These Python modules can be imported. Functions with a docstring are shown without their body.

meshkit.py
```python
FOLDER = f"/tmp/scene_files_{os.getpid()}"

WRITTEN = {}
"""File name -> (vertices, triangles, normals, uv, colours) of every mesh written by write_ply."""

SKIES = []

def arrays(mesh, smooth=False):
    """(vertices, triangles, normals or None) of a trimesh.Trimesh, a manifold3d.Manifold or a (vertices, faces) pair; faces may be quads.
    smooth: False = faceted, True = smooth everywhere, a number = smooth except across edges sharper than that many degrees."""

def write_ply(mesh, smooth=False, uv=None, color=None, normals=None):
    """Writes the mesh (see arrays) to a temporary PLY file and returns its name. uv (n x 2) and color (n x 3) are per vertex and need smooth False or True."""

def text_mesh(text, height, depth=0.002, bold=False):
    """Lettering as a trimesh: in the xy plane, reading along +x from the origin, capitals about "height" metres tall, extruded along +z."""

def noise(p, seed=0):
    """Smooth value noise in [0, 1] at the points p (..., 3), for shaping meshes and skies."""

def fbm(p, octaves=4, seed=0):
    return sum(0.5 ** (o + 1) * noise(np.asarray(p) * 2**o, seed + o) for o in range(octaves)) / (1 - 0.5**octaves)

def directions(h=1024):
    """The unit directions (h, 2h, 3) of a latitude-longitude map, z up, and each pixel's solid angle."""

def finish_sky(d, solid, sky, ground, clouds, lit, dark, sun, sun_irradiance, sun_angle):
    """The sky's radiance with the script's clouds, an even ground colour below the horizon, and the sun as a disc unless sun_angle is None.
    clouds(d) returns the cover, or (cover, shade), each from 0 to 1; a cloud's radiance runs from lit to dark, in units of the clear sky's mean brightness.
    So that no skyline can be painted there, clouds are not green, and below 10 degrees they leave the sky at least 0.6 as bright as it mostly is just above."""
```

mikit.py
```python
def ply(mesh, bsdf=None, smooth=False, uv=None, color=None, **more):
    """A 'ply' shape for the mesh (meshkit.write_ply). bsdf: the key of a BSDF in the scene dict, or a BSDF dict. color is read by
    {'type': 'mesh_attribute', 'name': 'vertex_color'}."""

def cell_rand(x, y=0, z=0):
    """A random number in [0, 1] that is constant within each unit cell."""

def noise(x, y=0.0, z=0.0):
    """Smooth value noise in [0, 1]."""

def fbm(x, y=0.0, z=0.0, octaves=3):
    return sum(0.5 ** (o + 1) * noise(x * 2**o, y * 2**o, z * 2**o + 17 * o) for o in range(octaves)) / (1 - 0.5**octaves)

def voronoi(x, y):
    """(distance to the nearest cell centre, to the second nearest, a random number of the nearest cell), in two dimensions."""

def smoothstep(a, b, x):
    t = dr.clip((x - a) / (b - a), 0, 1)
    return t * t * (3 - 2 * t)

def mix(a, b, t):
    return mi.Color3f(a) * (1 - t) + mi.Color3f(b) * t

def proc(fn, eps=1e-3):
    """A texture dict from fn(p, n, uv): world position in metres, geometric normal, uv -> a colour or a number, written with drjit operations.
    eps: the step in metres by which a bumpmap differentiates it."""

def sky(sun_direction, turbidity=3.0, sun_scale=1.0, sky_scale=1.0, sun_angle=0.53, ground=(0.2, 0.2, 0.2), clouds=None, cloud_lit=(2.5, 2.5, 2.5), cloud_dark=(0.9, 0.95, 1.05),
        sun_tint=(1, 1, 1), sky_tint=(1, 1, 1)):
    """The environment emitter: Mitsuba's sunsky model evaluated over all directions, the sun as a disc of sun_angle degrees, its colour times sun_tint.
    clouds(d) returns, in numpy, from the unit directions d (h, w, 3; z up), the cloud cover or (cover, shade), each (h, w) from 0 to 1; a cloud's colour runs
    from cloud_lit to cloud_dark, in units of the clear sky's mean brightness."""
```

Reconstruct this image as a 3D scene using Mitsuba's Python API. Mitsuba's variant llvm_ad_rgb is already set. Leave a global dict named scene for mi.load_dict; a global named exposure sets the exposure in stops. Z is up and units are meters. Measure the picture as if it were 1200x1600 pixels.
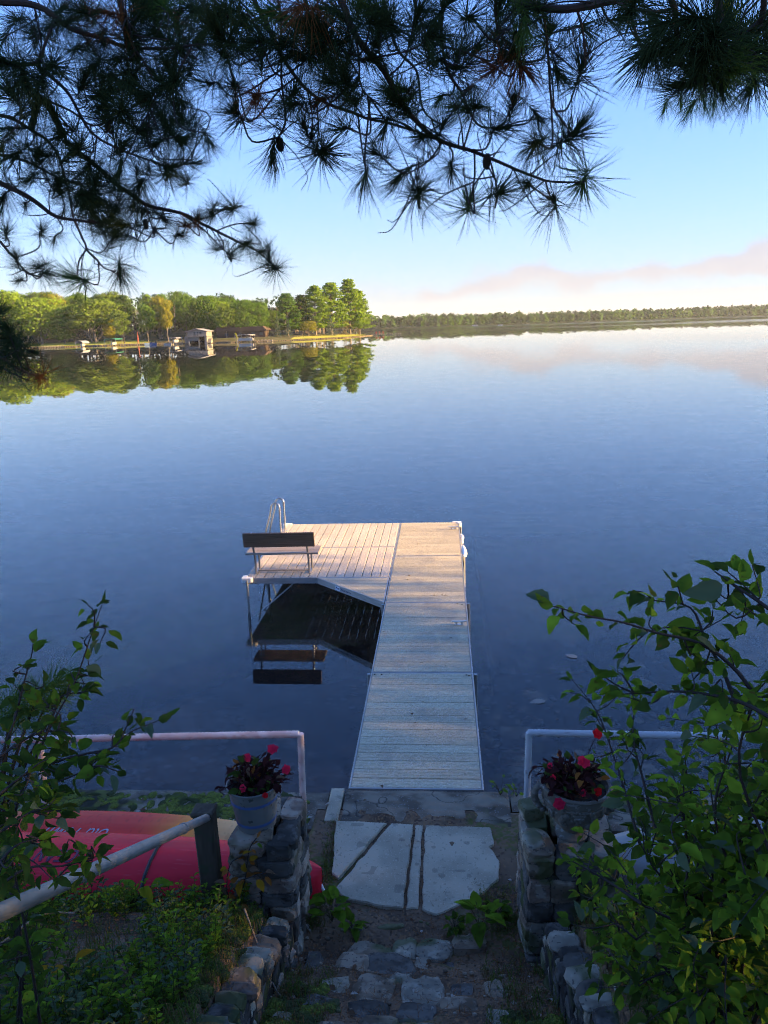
import math, numpy as np, trimesh, drjit as dr, mitsuba as mi, mikit, meshkit
from mikit import proc, noise, fbm, voronoi, cell_rand, smoothstep, mix

T = mi.ScalarTransform4f
scene, labels = {}, {}

# ---------------------------------------------------------------- camera, sky, exposure (z up, metres, lake surface z = 0, dock runs along +y)
EYE = np.array([0.884, -6.317, 4.67])
YAW, PITCH, ROLL = math.radians(-4.373), math.radians(13.375), math.radians(1.756)
_f = np.array([math.sin(YAW) * math.cos(PITCH), math.cos(YAW) * math.cos(PITCH), -math.sin(PITCH)])
_r = np.array([math.cos(YAW), -math.sin(YAW), 0.0])
_up = np.cross(_r, _f)
_up = _up * math.cos(ROLL) + _r * math.sin(ROLL)
scene['camera'] = {'type': 'perspective', 'fov': 51.87, 'fov_axis': 'x', 'near_clip': 0.05, 'far_clip': 20000.0,
                   'medium': {'type': 'ref', 'id': 'air'}, 'to_world': T().look_at(origin=EYE.tolist(), target=(EYE + _f).tolist(), up=_up.tolist())}
SUN = (0.970, -0.050, 0.228)
scene['air'] = {'type': 'homogeneous', 'albedo': {'type': 'rgb', 'value': [.90, .94, .97]}, 'sigma_t': 0.00010}     # thin morning haze over the lake


def clouds(d):
    az = np.degrees(np.arctan2(d[..., 0], d[..., 1]))
    el = np.degrees(np.arcsin(np.clip(d[..., 2], -1, 1)))
    q = np.stack([az * 0.42, el * 0.75, az * 0], -1)
    n = meshkit.fbm(q, 5, 3)
    n2 = meshkit.fbm(np.stack([az * 0.21, az * 0, az * 0], -1), 3, 8)
    on = np.clip((az + 2.6 + 2.0 * (n - .5)) / 1.6, 0, 1) * np.clip((100 - az) / 30, 0, 1)
    top = np.interp(az, [-3, -1.3, 0.6, 2.6, 4.6, 7.1, 8.8, 10.6, 12.2, 14, 15.5, 17, 20, 23, 30, 40, 55], [1.5, 3.2, 3.0, 3.5, 3.1, 4.5, 3.4, 3.7, 3.2, 4.3, 3.6, 3.9, 4.4, 4.2, 4.5, 4.3, 4.5]) + 2.8 * (n - .5) + .5 * (n2 - .5)
    bot = np.interp(az, [-3, 0, 7, 14, 22, 60], [1.2, 1.25, 1.5, 2.0, 1.9, 2.2]) + 1.8 * (n - .5)
    cover = np.clip((top - el) / .9, 0, 1) * np.clip((el - bot) / .6, 0, 1) * on * .80
    thin = np.clip(1 - np.abs(el - 1.25 - .012 * np.clip(az, 0, 50)) / .28, 0, 1) * np.clip((az - 6) / 6, 0, 1) * on * .5
    left = np.clip(1 - np.abs(el - 2.0 - 1.5 * (n - .5)) / .8, 0, 1) * np.clip((az + 8) / 3, 0, 1) * np.clip((1.5 - az) / 2, 0, 1) * .25
    veil = np.clip((meshkit.fbm(np.stack([az * .02, el * .12, az * 0], -1), 4, 21) - .52) * 2.2, 0, .16) * np.clip((el - 7) / 6, 0, 1) * np.clip((28 - el) / 10, 0, 1)
    shade = np.clip(.75 - (el - bot) / 2.2 + (n - .5) * 1.2, 0, 1)
    haze = .08 + .79 * np.exp(-np.clip(el, 0, 90) / 7.4)   # thin morning haze towards the horizon; even floor added overhead to brighten foreground
    c = np.maximum(np.maximum(cover, thin), left)
    total = 1 - (1 - c) * (1 - np.maximum(haze, veil))
    w = np.clip(c / np.maximum(total, 1e-6), 0, 1)
    return total, w * shade * .35 + (1 - w)


scene['sky'] = mikit.sky(SUN, turbidity=2.0, clouds=clouds, cloud_lit=(1.46, 1.33, 1.40), cloud_dark=(1.86, 1.76, 1.55), ground=(.06, .09, .12), sky_tint=(.25, .60, 1.24), sun_scale=1.45, sun_tint=(1.0, .95, .80))
exposure = 3.75


# ---------------------------------------------------------------- helpers
_count = {}


def key_of(name, parent=None):
    base = f'{parent}__{name}' if parent else name
    n = _count.get(base, 0)
    _count[base] = n + 1
    return base if n == 0 else f'{base}_{n:03d}'


def tag(key, label=None, cat=None, group=None, kind=None):
    d = {k: v for k, v in (('label', label), ('category', cat), ('group', group), ('kind', kind)) if v}
    if d:
        labels[key] = d
    return key


def thing(name, label, cat, group=None):
    return tag(key_of(name), label, cat, group)


def obj(name, mesh, mat, parent=None, smooth=False, label=None, cat=None, group=None, kind=None, xf=None, **kw):
    key = key_of(name, parent)
    d = dict(mesh) if isinstance(mesh, dict) else mikit.ply(mesh, mat, smooth=smooth, **kw)
    if isinstance(mesh, dict) and mat:
        d['bsdf'] = {'type': 'ref', 'id': mat}
    if xf is not None:
        d['to_world'] = T(np.asarray(xf, float).tolist()) if not isinstance(xf, T) else xf
    scene[key] = d
    return tag(key, label, cat, group, kind)


def cat_(ms):
    return trimesh.util.concatenate([m if isinstance(m, trimesh.Trimesh) else trimesh.Trimesh(*m, process=False) for m in ms])


def M4(loc=(0, 0, 0), rot=np.eye(3), sc=1.0):
    m = np.eye(4)
    m[:3, :3] = np.asarray(rot) @ np.diag(np.broadcast_to(sc, 3))
    m[:3, 3] = loc
    return m


def rot(axis, deg):
    return trimesh.transformations.rotation_matrix(math.radians(deg), axis)[:3, :3]


def frame_y(d, up=(0, 0, 1)):
    """columns x, y = d, z near up"""
    y = np.asarray(d, float) / np.linalg.norm(d)
    z = np.asarray(up, float) - y * np.dot(up, y)
    if np.linalg.norm(z) < 1e-3:
        z = np.array([1.0, 0, 0]) - y * y[0]
    z /= np.linalg.norm(z)
    return np.stack([np.cross(y, z), y, z], 1)


def box(x0, x1, y0, y1, z0, z1, bev=0.0):
    if bev <= 0:
        m = trimesh.creation.box((x1 - x0, y1 - y0, z1 - z0))
        m.apply_translation(((x0 + x1) / 2, (y0 + y1) / 2, (z0 + z1) / 2))
        return m
    c, h = np.array([(x0 + x1) / 2, (y0 + y1) / 2, (z0 + z1) / 2]), np.array([x1 - x0, y1 - y0, z1 - z0]) / 2
    b = min(bev, h.min() * .9)
    pts = []
    for s in np.ndindex(2, 2, 2):
        s = np.array(s) * 2 - 1
        for k in range(3):
            q = s * (h - b)
            q[k] = s[k] * h[k]
            pts.append(c + q)
    return trimesh.Trimesh(*_hull(np.array(pts)), process=False)


def _hull(p):
    m = trimesh.convex.convex_hull(p)
    return m.vertices, m.faces


def smooth_path(p, n=4):
    p = np.asarray(p, float)
    if len(p) < 3:
        return p
    q = np.vstack([2 * p[0] - p[1], p, 2 * p[-1] - p[-2]])
    out = []
    for i in range(1, len(q) - 2):
        a, b, c, d = q[i - 1:i + 3]
        for t in np.arange(n) / n:
            out.append(.5 * (2 * b + (c - a) * t + (2 * a - 5 * b + 4 * c - d) * t * t + (3 * b - a - 3 * c + d) * t ** 3))
    return np.vstack([out, p[-1:]])


def tube(p, r, sides=8, cap=True):
    p = np.asarray(p, float)
    n = len(p)
    r = np.broadcast_to(r, (n,)) if np.ndim(r) == 0 else np.interp(np.linspace(0, 1, n), np.linspace(0, 1, len(r)), r)
    t = np.gradient(p, axis=0)
    t /= np.linalg.norm(t, axis=1, keepdims=True) + 1e-12
    a = np.cross(t[0], [0, 0, 1.0] if abs(t[0][2]) < .9 else [1.0, 0, 0])
    A = []
    for k in range(n):
        a = a - t[k] * np.dot(a, t[k])
        a /= np.linalg.norm(a) + 1e-12
        A.append(a)
    A = np.array(A)
    B = np.cross(t, A)
    th = np.arange(sides) * 2 * np.pi / sides
    v = p[:, None] + r[:, None, None] * (np.cos(th)[None, :, None] * A[:, None] + np.sin(th)[None, :, None] * B[:, None])
    i, j = np.meshgrid(np.arange(n - 1), np.arange(sides), indexing='ij')
    q = np.stack([i * sides + j, i * sides + (j + 1) % sides, (i + 1) * sides + (j + 1) % sides, (i + 1) * sides + j], -1).reshape(-1, 4)
    f = np.vstack([q[:, [0, 1, 2]], q[:, [0, 2, 3]]])
    v = v.reshape(-1, 3)
    if cap:
        v = np.vstack([v, p[:1], p[-1:]])
        k = np.arange(sides)
        f = np.vstack([f, np.stack([k * 0 + len(v) - 2, (k + 1) % sides, k], 1), np.stack([k * 0 + len(v) - 1, k + (n - 1) * sides, (k + 1) % sides + (n - 1) * sides], 1)])
    return trimesh.Trimesh(v, f, process=False)


def lathe(prof, n=32):
    prof = np.asarray(prof, float)
    th = np.arange(n) * 2 * np.pi / n
    v = np.stack([prof[:, None, 0] * np.cos(th), prof[:, None, 0] * np.sin(th), np.repeat(prof[:, 1:2], n, 1)], -1).reshape(-1, 3)
    i, j = np.meshgrid(np.arange(len(prof) - 1), np.arange(n), indexing='ij')
    q = np.stack([i * n + j, i * n + (j + 1) % n, (i + 1) * n + (j + 1) % n, (i + 1) * n + j], -1).reshape(-1, 4)
    return trimesh.Trimesh(v, np.vstack([q[:, [0, 1, 2]], q[:, [0, 2, 3]]]), process=False)


def rock(size, seed, sub=2, rough=.12, boxy=4.0):
    m = trimesh.creation.box((2, 2, 2))
    for _ in range(sub):
        m = m.subdivide()
    v = np.array(m.vertices)
    v = v / (np.sum(np.abs(v) ** boxy, 1) ** (1 / boxy))[:, None]
    n = meshkit.fbm(v * .8 + seed * 7.31, 3, seed) - .5
    n2 = meshkit.noise(v * 3.0 + seed * 3.7, seed + 5) - .5
    n3 = np.abs(meshkit.noise(v * 2.1 + seed * 1.7, seed + 9) - .5)
    v = v * (1 + rough * 2.2 * n + rough * .7 * n2 - rough * .9 * n3)[:, None]
    if boxy > 3.9:
        v[:, 2] = np.where(v[:, 2] > .62, .62 + (v[:, 2] - .62) * .25, v[:, 2]) / (1 if boxy > 5.9 else .8)
    m.vertices = v * np.asarray(size) / 2
    return m


def merge_copies(v, f, mats):
    """one mesh of all the copies of (v, f) under the 4x4 matrices"""
    mats = np.asarray(mats)
    vs = (np.einsum('kij,nj->kni', mats[:, :3, :3], v) + mats[:, None, :3, 3]).reshape(-1, 3)
    fs = (np.asarray(f)[None] + (np.arange(len(mats)) * len(v))[:, None, None]).reshape(-1, 3)
    return vs, fs


def rgb(*c):
    return {'type': 'rgb', 'value': list(c)}


def mat(name, base, rough=.7, two=True, bump=None, bump_scale=.002, **kw):
    b = {'type': 'principled', 'base_color': base if isinstance(base, dict) else (rgb(*base) if isinstance(base, tuple) else proc(base)), 'roughness': rough, **kw}
    if bump is not None:
        b = {'type': 'bumpmap', 'bump': proc(bump, .003), 'scale': bump_scale, 'nested': b}
    scene[name] = {'type': 'twosided', 'bsdf': b} if two else b
    return name


def leafmat(name, c, trans=.9, rough=.5):
    scene[name] = {'type': 'principledthin', 'base_color': rgb(*c) if isinstance(c, tuple) else proc(c), 'roughness': rough, 'diff_trans': trans, 'eta': 1.4}
    return name


# ---------------------------------------------------------------- materials
def _ripple(p, n, uv):
    fine = noise(p.x * 1.3, p.y * 2.2) * .55 + noise(p.x * 4.1 + 9, p.y * 6.3) * .10
    wind = (.15 + .85 * smoothstep(.42, .62, noise(p.x * .004 + 3.7, p.y * .0085 + 1.3))) * smoothstep(400, 560, p.y)
    swell = noise(p.x * .35, p.y * .9 + 5)
    return .0002 * fine + .0004 * swell + wind * .024 * noise(p.x * .8, p.y * 1.6 + 40)


scene['mat_water'] = {'type': 'bumpmap', 'bump': proc(_ripple, .02), 'scale': 1.0, 'nested': {'type': 'dielectric', 'int_ior': 1.42, 'ext_ior': 1.0}}


def _bed(p, n, uv):
    d1, d2, w = voronoi(p.x * 6, p.y * 6)
    k = smoothstep(.38, .24, d1) * smoothstep(.45, .9, w)
    big = fbm(p.x * .7, p.y * 1.4, 0, 3)
    c = mix((.007, .006, .0055), (.085, .045, .027), smoothstep(.50, .72, big))
    return mix(c, (.13, .11, .10), k * smoothstep(.4, .6, noise(p.x * .9 + 4, p.y * .9)))


mat('mat_bed', _bed, 1.0)


def _soil(p, n, uv):
    a = fbm(p.x * 3, p.y * 3, p.z * 3, 4)
    g = noise(p.x * 55, p.y * 55, p.z * 40)
    litter = noise(p.x * 90 + 5 * noise(p.x * 9, p.y * 9), p.y * 40, p.z * 40)
    c = mix((.075, .045, .025), (.18, .112, .065), smoothstep(.3, .7, a))
    c = mix(c, (.22, .12, .055), smoothstep(.62, .8, litter) * .7)
    c = mix(c, (.02, .014, .010), smoothstep(.62, .85, g) * .7)
    moss = smoothstep(.52, .64, fbm(p.x * 1.7 + 11, p.y * 1.7 + 3, 0, 4)) * smoothstep(.35, .6, g)
    return mix(c, (.085, .095, .018), moss * .8)


mat('mat_soil', _soil, .95, bump=lambda p, n, uv: noise(p.x * 40, p.y * 40, p.z * 40) + .5 * noise(p.x * 110, p.y * 110, p.z * 90), bump_scale=.012)


def _landing(p, n, uv):
    a = fbm(p.x * 5, p.y * 7, 0, 4)
    s = noise(p.x * 90, p.y * 90)
    c = mix((.10, .08, .056), (.23, .19, .135), smoothstep(.35, .72, a))
    c = mix(c, (.24, .23, .22), smoothstep(.80, .9, s) * .6)
    crack = smoothstep(.02, .0, dr.abs(fbm(p.x * 3.1 + 2, p.y * 4.0, 0, 3) - .5))
    c = mix(c, (.02, .018, .016), crack * .8)
    m = smoothstep(.50, .62, fbm(p.x * 2.6, p.y * 4 + 7, 0, 4)) * smoothstep(-.2, -.6, p.x) + smoothstep(.55, .62, fbm(p.x * 5 + 3, p.y * 6, 0, 3)) * smoothstep(1.15, 1.35, p.x) * .8
    return mix(c, mix((.022, .022, .008), (.09, .10, .016), smoothstep(.35, .75, noise(p.x * 14, p.y * 14))), dr.clip(m, 0, 1))


mat('mat_landing', _landing, .9, bump=lambda p, n, uv: fbm(p.x * 18, p.y * 18, p.z * 18, 4), bump_scale=.015)


def _slab(p, n, uv):
    a = fbm(p.x * 4 + 3, p.y * 4, 0, 4)
    s = noise(p.x * 130, p.y * 130)
    c = mix((.33, .28, .195), (.46, .39, .275), smoothstep(.3, .7, a))
    c = mix(c, (.49, .43, .33), smoothstep(.76, .9, s) * .6)
    c = mix(c, (.07, .065, .06), smoothstep(.80, .9, noise(p.x * 60 + 9, p.y * 60)) * .3)
    return mix(c, (.05, .04, .03), smoothstep(.86, .90, noise(p.x * 15 + 1.3, p.y * 15 + 4.2)) * .35)


mat('mat_slab', _slab, .85, bump=lambda p, n, uv: noise(p.x * 60, p.y * 60) + noise(p.x * 160, p.y * 160), bump_scale=.003)


def _stone(lo, hi, lich):
    def fn(p, n, uv):
        a = fbm(p.x * 7, p.y * 7, p.z * 7, 4)
        c = mix(lo, hi, smoothstep(.3, .7, a))
        l = smoothstep(.52, .66, fbm(p.x * 13 + 5, p.y * 13, p.z * 13, 4))
        c = mix(c, lich, l * .5)
        c = mix(c, (.03, .03, .03), smoothstep(.72, .85, noise(p.x * 70, p.y * 70, p.z * 70)) * .6)
        m = smoothstep(.56, .66, fbm(p.x * 4 + 1, p.y * 4 + 8, p.z * 4, 3))
        return mix(c, (.05, .065, .012), m * .75)
    return fn


_sb = lambda p, n, uv: fbm(p.x * 22, p.y * 22, p.z * 22, 4)
for _k, _a in {'blue': ((.15, .13, .095), (.31, .27, .20), (.44, .40, .31)), 'brown': ((.105, .075, .046), (.24, .18, .118), (.36, .30, .22)),
               'pale': ((.19, .16, .11), (.38, .33, .235), (.50, .45, .34)), 'rose': ((.15, .10, .07), (.34, .25, .18), (.42, .36, .28)), 'dark': ((.030, .026, .020), (.10, .088, .070), (.17, .155, .13))}.items():
    mat('mat_stone_' + _k, _stone(*_a), .9, bump=_sb, bump_scale=.02)
STONES = ['mat_stone_blue', 'mat_stone_brown', 'mat_stone_pale', 'mat_stone_dark']
mat('mat_mortar', lambda p, n, uv: mix((.018, .015, .012), mix((.07, .06, .05), (.05, .06, .014), smoothstep(.45, .6, noise(p.x * 5, p.y * 5, p.z * 5))), smoothstep(.3, .75, fbm(p.x * 14, p.y * 14, p.z * 14, 3))), .95, bump=_sb, bump_scale=.03)


def _plank(p, n, uv):
    rib = fbm(p.x * 22, p.y * 130, 0, 3)
    sp = noise(p.x * 95, p.y * 150)
    c = mix((.50, .42, .27), (.63, .55, .35), smoothstep(.3, .7, rib))
    c = mix(c, (.74, .68, .57), smoothstep(.62, .82, sp) * .65)
    c = mix(c, (.22, .19, .15), smoothstep(.70, .86, noise(p.x * 120 + 7, p.y * 190 + 3)) * .5)
    c = mix(c, (.30, .27, .22), smoothstep(.55, .75, fbm(p.x * 3.1, p.y * 1.7, 4, 4)) * .35)
    return c * (.72 + .26 * noise(p.x * 1.1, dr.floor(p.y / .1525) * 3.3))


mat('mat_plank', _plank, .6, bump=lambda p, n, uv: noise(p.x * 30, p.y * 160) + noise(p.x * 90, p.y * 140), bump_scale=.0025)


def _plank_y(p, n, uv):
    rib = fbm(p.y * 22, p.x * 130, 0, 3)
    c = mix((.48, .40, .295), (.60, .51, .39), smoothstep(.3, .7, rib))
    c = mix(c, (.62, .57, .48), smoothstep(.70, .86, noise(p.y * 95, p.x * 150)) * .4)
    c = mix(c, (.34, .29, .22), smoothstep(.58, .76, fbm(p.x * 2.3, p.y * 2.7, 8, 4)) * .3)
    return c * (.86 + .24 * noise(p.y * 1.1, dr.floor(p.x / .1525) * 3.3))


mat('mat_plank_along', _plank_y, .6, bump=lambda p, n, uv: noise(p.y * 20, p.x * 160), bump_scale=.002)
mat('mat_aluminium', lambda p, n, uv: mix((.34, .34, .33), (.46, .455, .44), noise(p.x * 9, p.y * 9, p.z * 30)), .45, metallic=.6)
mat('mat_white_plastic', (.78, .76, .71), .4)
mat('mat_steel', (.62, .60, .57), .25, metallic=1.0)
mat('mat_bench_frame', (.42, .40, .38), .3, metallic=.85)


def _bench_wood(lo, hi):
    return lambda p, n, uv: mix(lo, hi, fbm(p.x * 6, p.y * 60, p.z * 60, 3)) * (1 - .5 * smoothstep(.75, .85, noise(p.x * 2.2, p.y * 70, p.z * 70)))


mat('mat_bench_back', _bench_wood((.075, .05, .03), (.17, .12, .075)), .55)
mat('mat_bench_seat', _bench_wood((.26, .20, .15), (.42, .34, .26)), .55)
mat('mat_sticker', (.62, .70, .78), .5)
mat('mat_sticker_ink', (.02, .05, .16), .5)


def _pinkrail(p, n, uv):
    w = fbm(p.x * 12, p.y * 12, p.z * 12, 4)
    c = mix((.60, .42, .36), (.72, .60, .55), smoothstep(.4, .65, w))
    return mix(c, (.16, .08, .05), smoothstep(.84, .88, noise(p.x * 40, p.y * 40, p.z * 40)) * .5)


mat('mat_rail_pink', _pinkrail, .35)  # one mottled pink over the whole rail, with small dark specks
mat('mat_rail_grey', lambda p, n, uv: mix(mix((.40, .41, .41), (.58, .58, .57), fbm(p.x * 10, p.y * 10, p.z * 10, 3)), (.14, .10, .08), smoothstep(.84, .88, noise(p.x * 40, p.y * 40, p.z * 40)) * .5), .35)
mat('mat_galvanised', lambda p, n, uv: mix((.19, .19, .18), (.31, .305, .29), fbm(p.x * 16, p.y * 16, p.z * 16, 4)), .5, metallic=.55)
mat('mat_post_wood', lambda p, n, uv: mix(mix((.045, .032, .02), (.12, .088, .055), fbm(p.x * 40, p.y * 40, p.z * 5, 3)), (.055, .065, .03), smoothstep(.56, .68, fbm(p.x * 12, p.y * 12, p.z * 9, 3)) * .8), .9,
    bump=lambda p, n, uv: noise(p.x * 60, p.y * 60, p.z * 6), bump_scale=.008)


def _kayak_sunset(p, n, uv):
    t = smoothstep(-1.75, -.75, p.x + .18 * (fbm(p.x * 3, p.y * 6, p.z * 8, 3) - .5))
    c = mix((.72, .035, .022), (.85, .26, .03), smoothstep(0, .6, t))
    c = mix(c, (.82, .40, .15), smoothstep(.55, 1, t))
    l = smoothstep(-2.55, -2.75, p.x + .12 * noise(p.x * 6, p.z * 9))
    c = mix(c, (.60, .20, .05), l * .7)
    return mix(c, c * .75, smoothstep(.70, .8, noise(p.x * 60, p.y * 20, p.z * 20)) * .5)


mat('mat_kayak_sunset', _kayak_sunset, .5, specular=.22)
mat('mat_kayak_red', lambda p, n, uv: mi.Color3f(.70, .018, .034) * (.85 + .3 * fbm(p.x * 2, p.y * 6, p.z * 6, 3)) + .03 * smoothstep(.78, .84, noise(p.x * 12, p.y * 90, p.z * 90)), .5, specular=.2)
mat('mat_letter_silver', (.40, .34, .38), .4)
mat('mat_letter_dark', (.10, .008, .03), .4)
mat('mat_black', (.012, .012, .013), .5)
mat('mat_yellow', (.55, .33, .03), .45)
mat('mat_bucket', lambda p, n, uv: mix((.13, .13, .115), (.205, .205, .185), fbm(p.x * 9, p.y * 9, p.z * 14, 4)) * (1 - .5 * smoothstep(.76, .84, noise(p.x * 50, p.y * 50, p.z * 35))), .55)
mat('mat_bucket_band', lambda p, n, uv: mix((.05, .09, .20), (.09, .14, .28), fbm(p.x * 20, p.y * 20, p.z * 20, 3)), .55)
mat('mat_urn', lambda p, n, uv: mix(mix((.09, .08, .06), (.20, .178, .14), fbm(p.x * 12, p.y * 12, p.z * 12, 4)), (.32, .32, .31), smoothstep(.62, .75, fbm(p.x * 30 + 4, p.y * 30, p.z * 30, 3)) * .5), .9, bump=_sb, bump_scale=.006)
mat('mat_potting_soil', lambda p, n, uv: mix((.010, .008, .006), (.05, .038, .028), noise(p.x * 80, p.y * 80, p.z * 80)), .95)
mat('mat_bark', lambda p, n, uv: mix((.022, .016, .013), (.075, .05, .038), fbm(p.x * 20, p.y * 20, p.z * 8, 3)), .9)
mat('mat_twig', (.028, .020, .016), .8)
mat('mat_stem', (.05, .045, .02), .7)
mat('mat_dry_stick', (.22, .18, .14), .8)
mat('mat_trunk_far', lambda p, n, uv: mix((.09, .075, .06), (.26, .22, .18), noise(p.x * 2, p.y * 2, p.z * .6)), .9)
leafmat('mat_leaf_dark', lambda p, n, uv: mix(mi.Color3f(0.052, 0.088, 0.018) * (.70 + .60 * noise(p.x * 34, p.y * 34, p.z * 34)), (.11, .075, .025), smoothstep(.80, .86, noise(p.x * 75 + 3, p.y * 75, p.z * 75)) * .8), 0.75, 0.4)
leafmat('mat_leaf_mid', lambda p, n, uv: mix(mi.Color3f(0.105, 0.185, 0.022) * (.70 + .60 * noise(p.x * 34, p.y * 34, p.z * 34)), (.11, .075, .025), smoothstep(.80, .86, noise(p.x * 75 + 3, p.y * 75, p.z * 75)) * .8), 1.05, 0.42)
leafmat('mat_leaf_light', lambda p, n, uv: mix(mi.Color3f(0.19, 0.32, 0.03) * (.70 + .60 * noise(p.x * 34, p.y * 34, p.z * 34)), (.11, .075, .025), smoothstep(.80, .86, noise(p.x * 75 + 3, p.y * 75, p.z * 75)) * .8), 1.2, 0.45)
leafmat('mat_leaf_blue', (.10, .14, .075), .6, .35)
leafmat('mat_leaf_yellow', (.34, .34, .025), 1.1, .5)
leafmat('mat_leaf_gold', (.40, .22, .02), .9, .5)
leafmat('mat_leaf_orange', (.30, .12, .03), .7, .6)
leafmat('mat_leaf_brown', (.16, .10, .06), .4, .7)
leafmat('mat_leaf_pale', (.42, .38, .32), .4, .7)
leafmat('mat_leaf_purple', (.050, .018, .018), .5, .4)
leafmat('mat_petal', (.72, .030, .085), .8, .5)
leafmat('mat_petal_red', (.66, .02, .03), .8, .5)
leafmat('mat_needle', (.045, .070, .028), .6, .45)
leafmat('mat_needle_young_painted_sun', (.11, .19, .04), .9, .45)  # sapling green; on the bough tip this colour stands in for sunlight
leafmat('mat_needle_dead_painted_sun', (.22, .085, .03), .5, .6)  # dead needles and litter; on the upper left twig, sunlight as colour
leafmat('mat_grass', (.10, .15, .03), .7, .5)
leafmat('mat_grass_dry', (.16, .11, .05), .5, .6)
for _k, _c in {'green': (.098, .185, .030), 'bright': (.175, .28, .032), 'olive': (.13, .20, .036), 'deep': (.040, .078, .022), 'pine': (.09, .18, .030), 'blue': (.075, .115, .090), 'rust': (.16, .13, .045), 'gold': (.23, .23, .032)}.items():
    leafmat('mat_far_' + _k, _c, .6, .7)
mat('mat_far_forest', lambda p, n, uv: mix((.018, .036, .014), (.055, .075, .022), noise(p.x * .09, p.y * .09, p.z * .02)), .9)
mat('mat_lawn', lambda p, n, uv: mix((.17, .20, .025), (.28, .27, .045), fbm(p.x * .35, p.y * .35, 0, 4)), .95)
mat('mat_forest_floor', lambda p, n, uv: mix((.035, .035, .016), mix((.09, .065, .03), (.075, .10, .02), noise(p.x * .13, p.y * .13)), fbm(p.x * .3, p.y * .3, 0, 4)), .95)
mat('mat_white_paint', lambda p, n, uv: mix((.13, .133, .136), (.185, .188, .188), noise(p.x * 1.4, p.y * 1.4, p.z * 1.1)), .7)
mat('mat_roof_grey', (.20, .20, .205), .8)
mat('mat_painted_dark', (.018, .018, .02), .9)
mat('mat_window_far', (.05, .06, .07), .12)
mat('mat_boat_white', (.38, .38, .37), .35)
mat('mat_boat_blue', (.08, .14, .26), .4)
mat('mat_canvas_grey', (.20, .22, .26), .8)
mat('mat_canvas_green', (.03, .20, .13), .8)
mat('mat_red_paint', (.42, .09, .06), .6)
mat('mat_roof_brown', (.06, .042, .035), .8)
mat('mat_brown_wall', (.05, .034, .026), .8)
mat('mat_dock_wood', (.34, .30, .24), .8)

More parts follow.
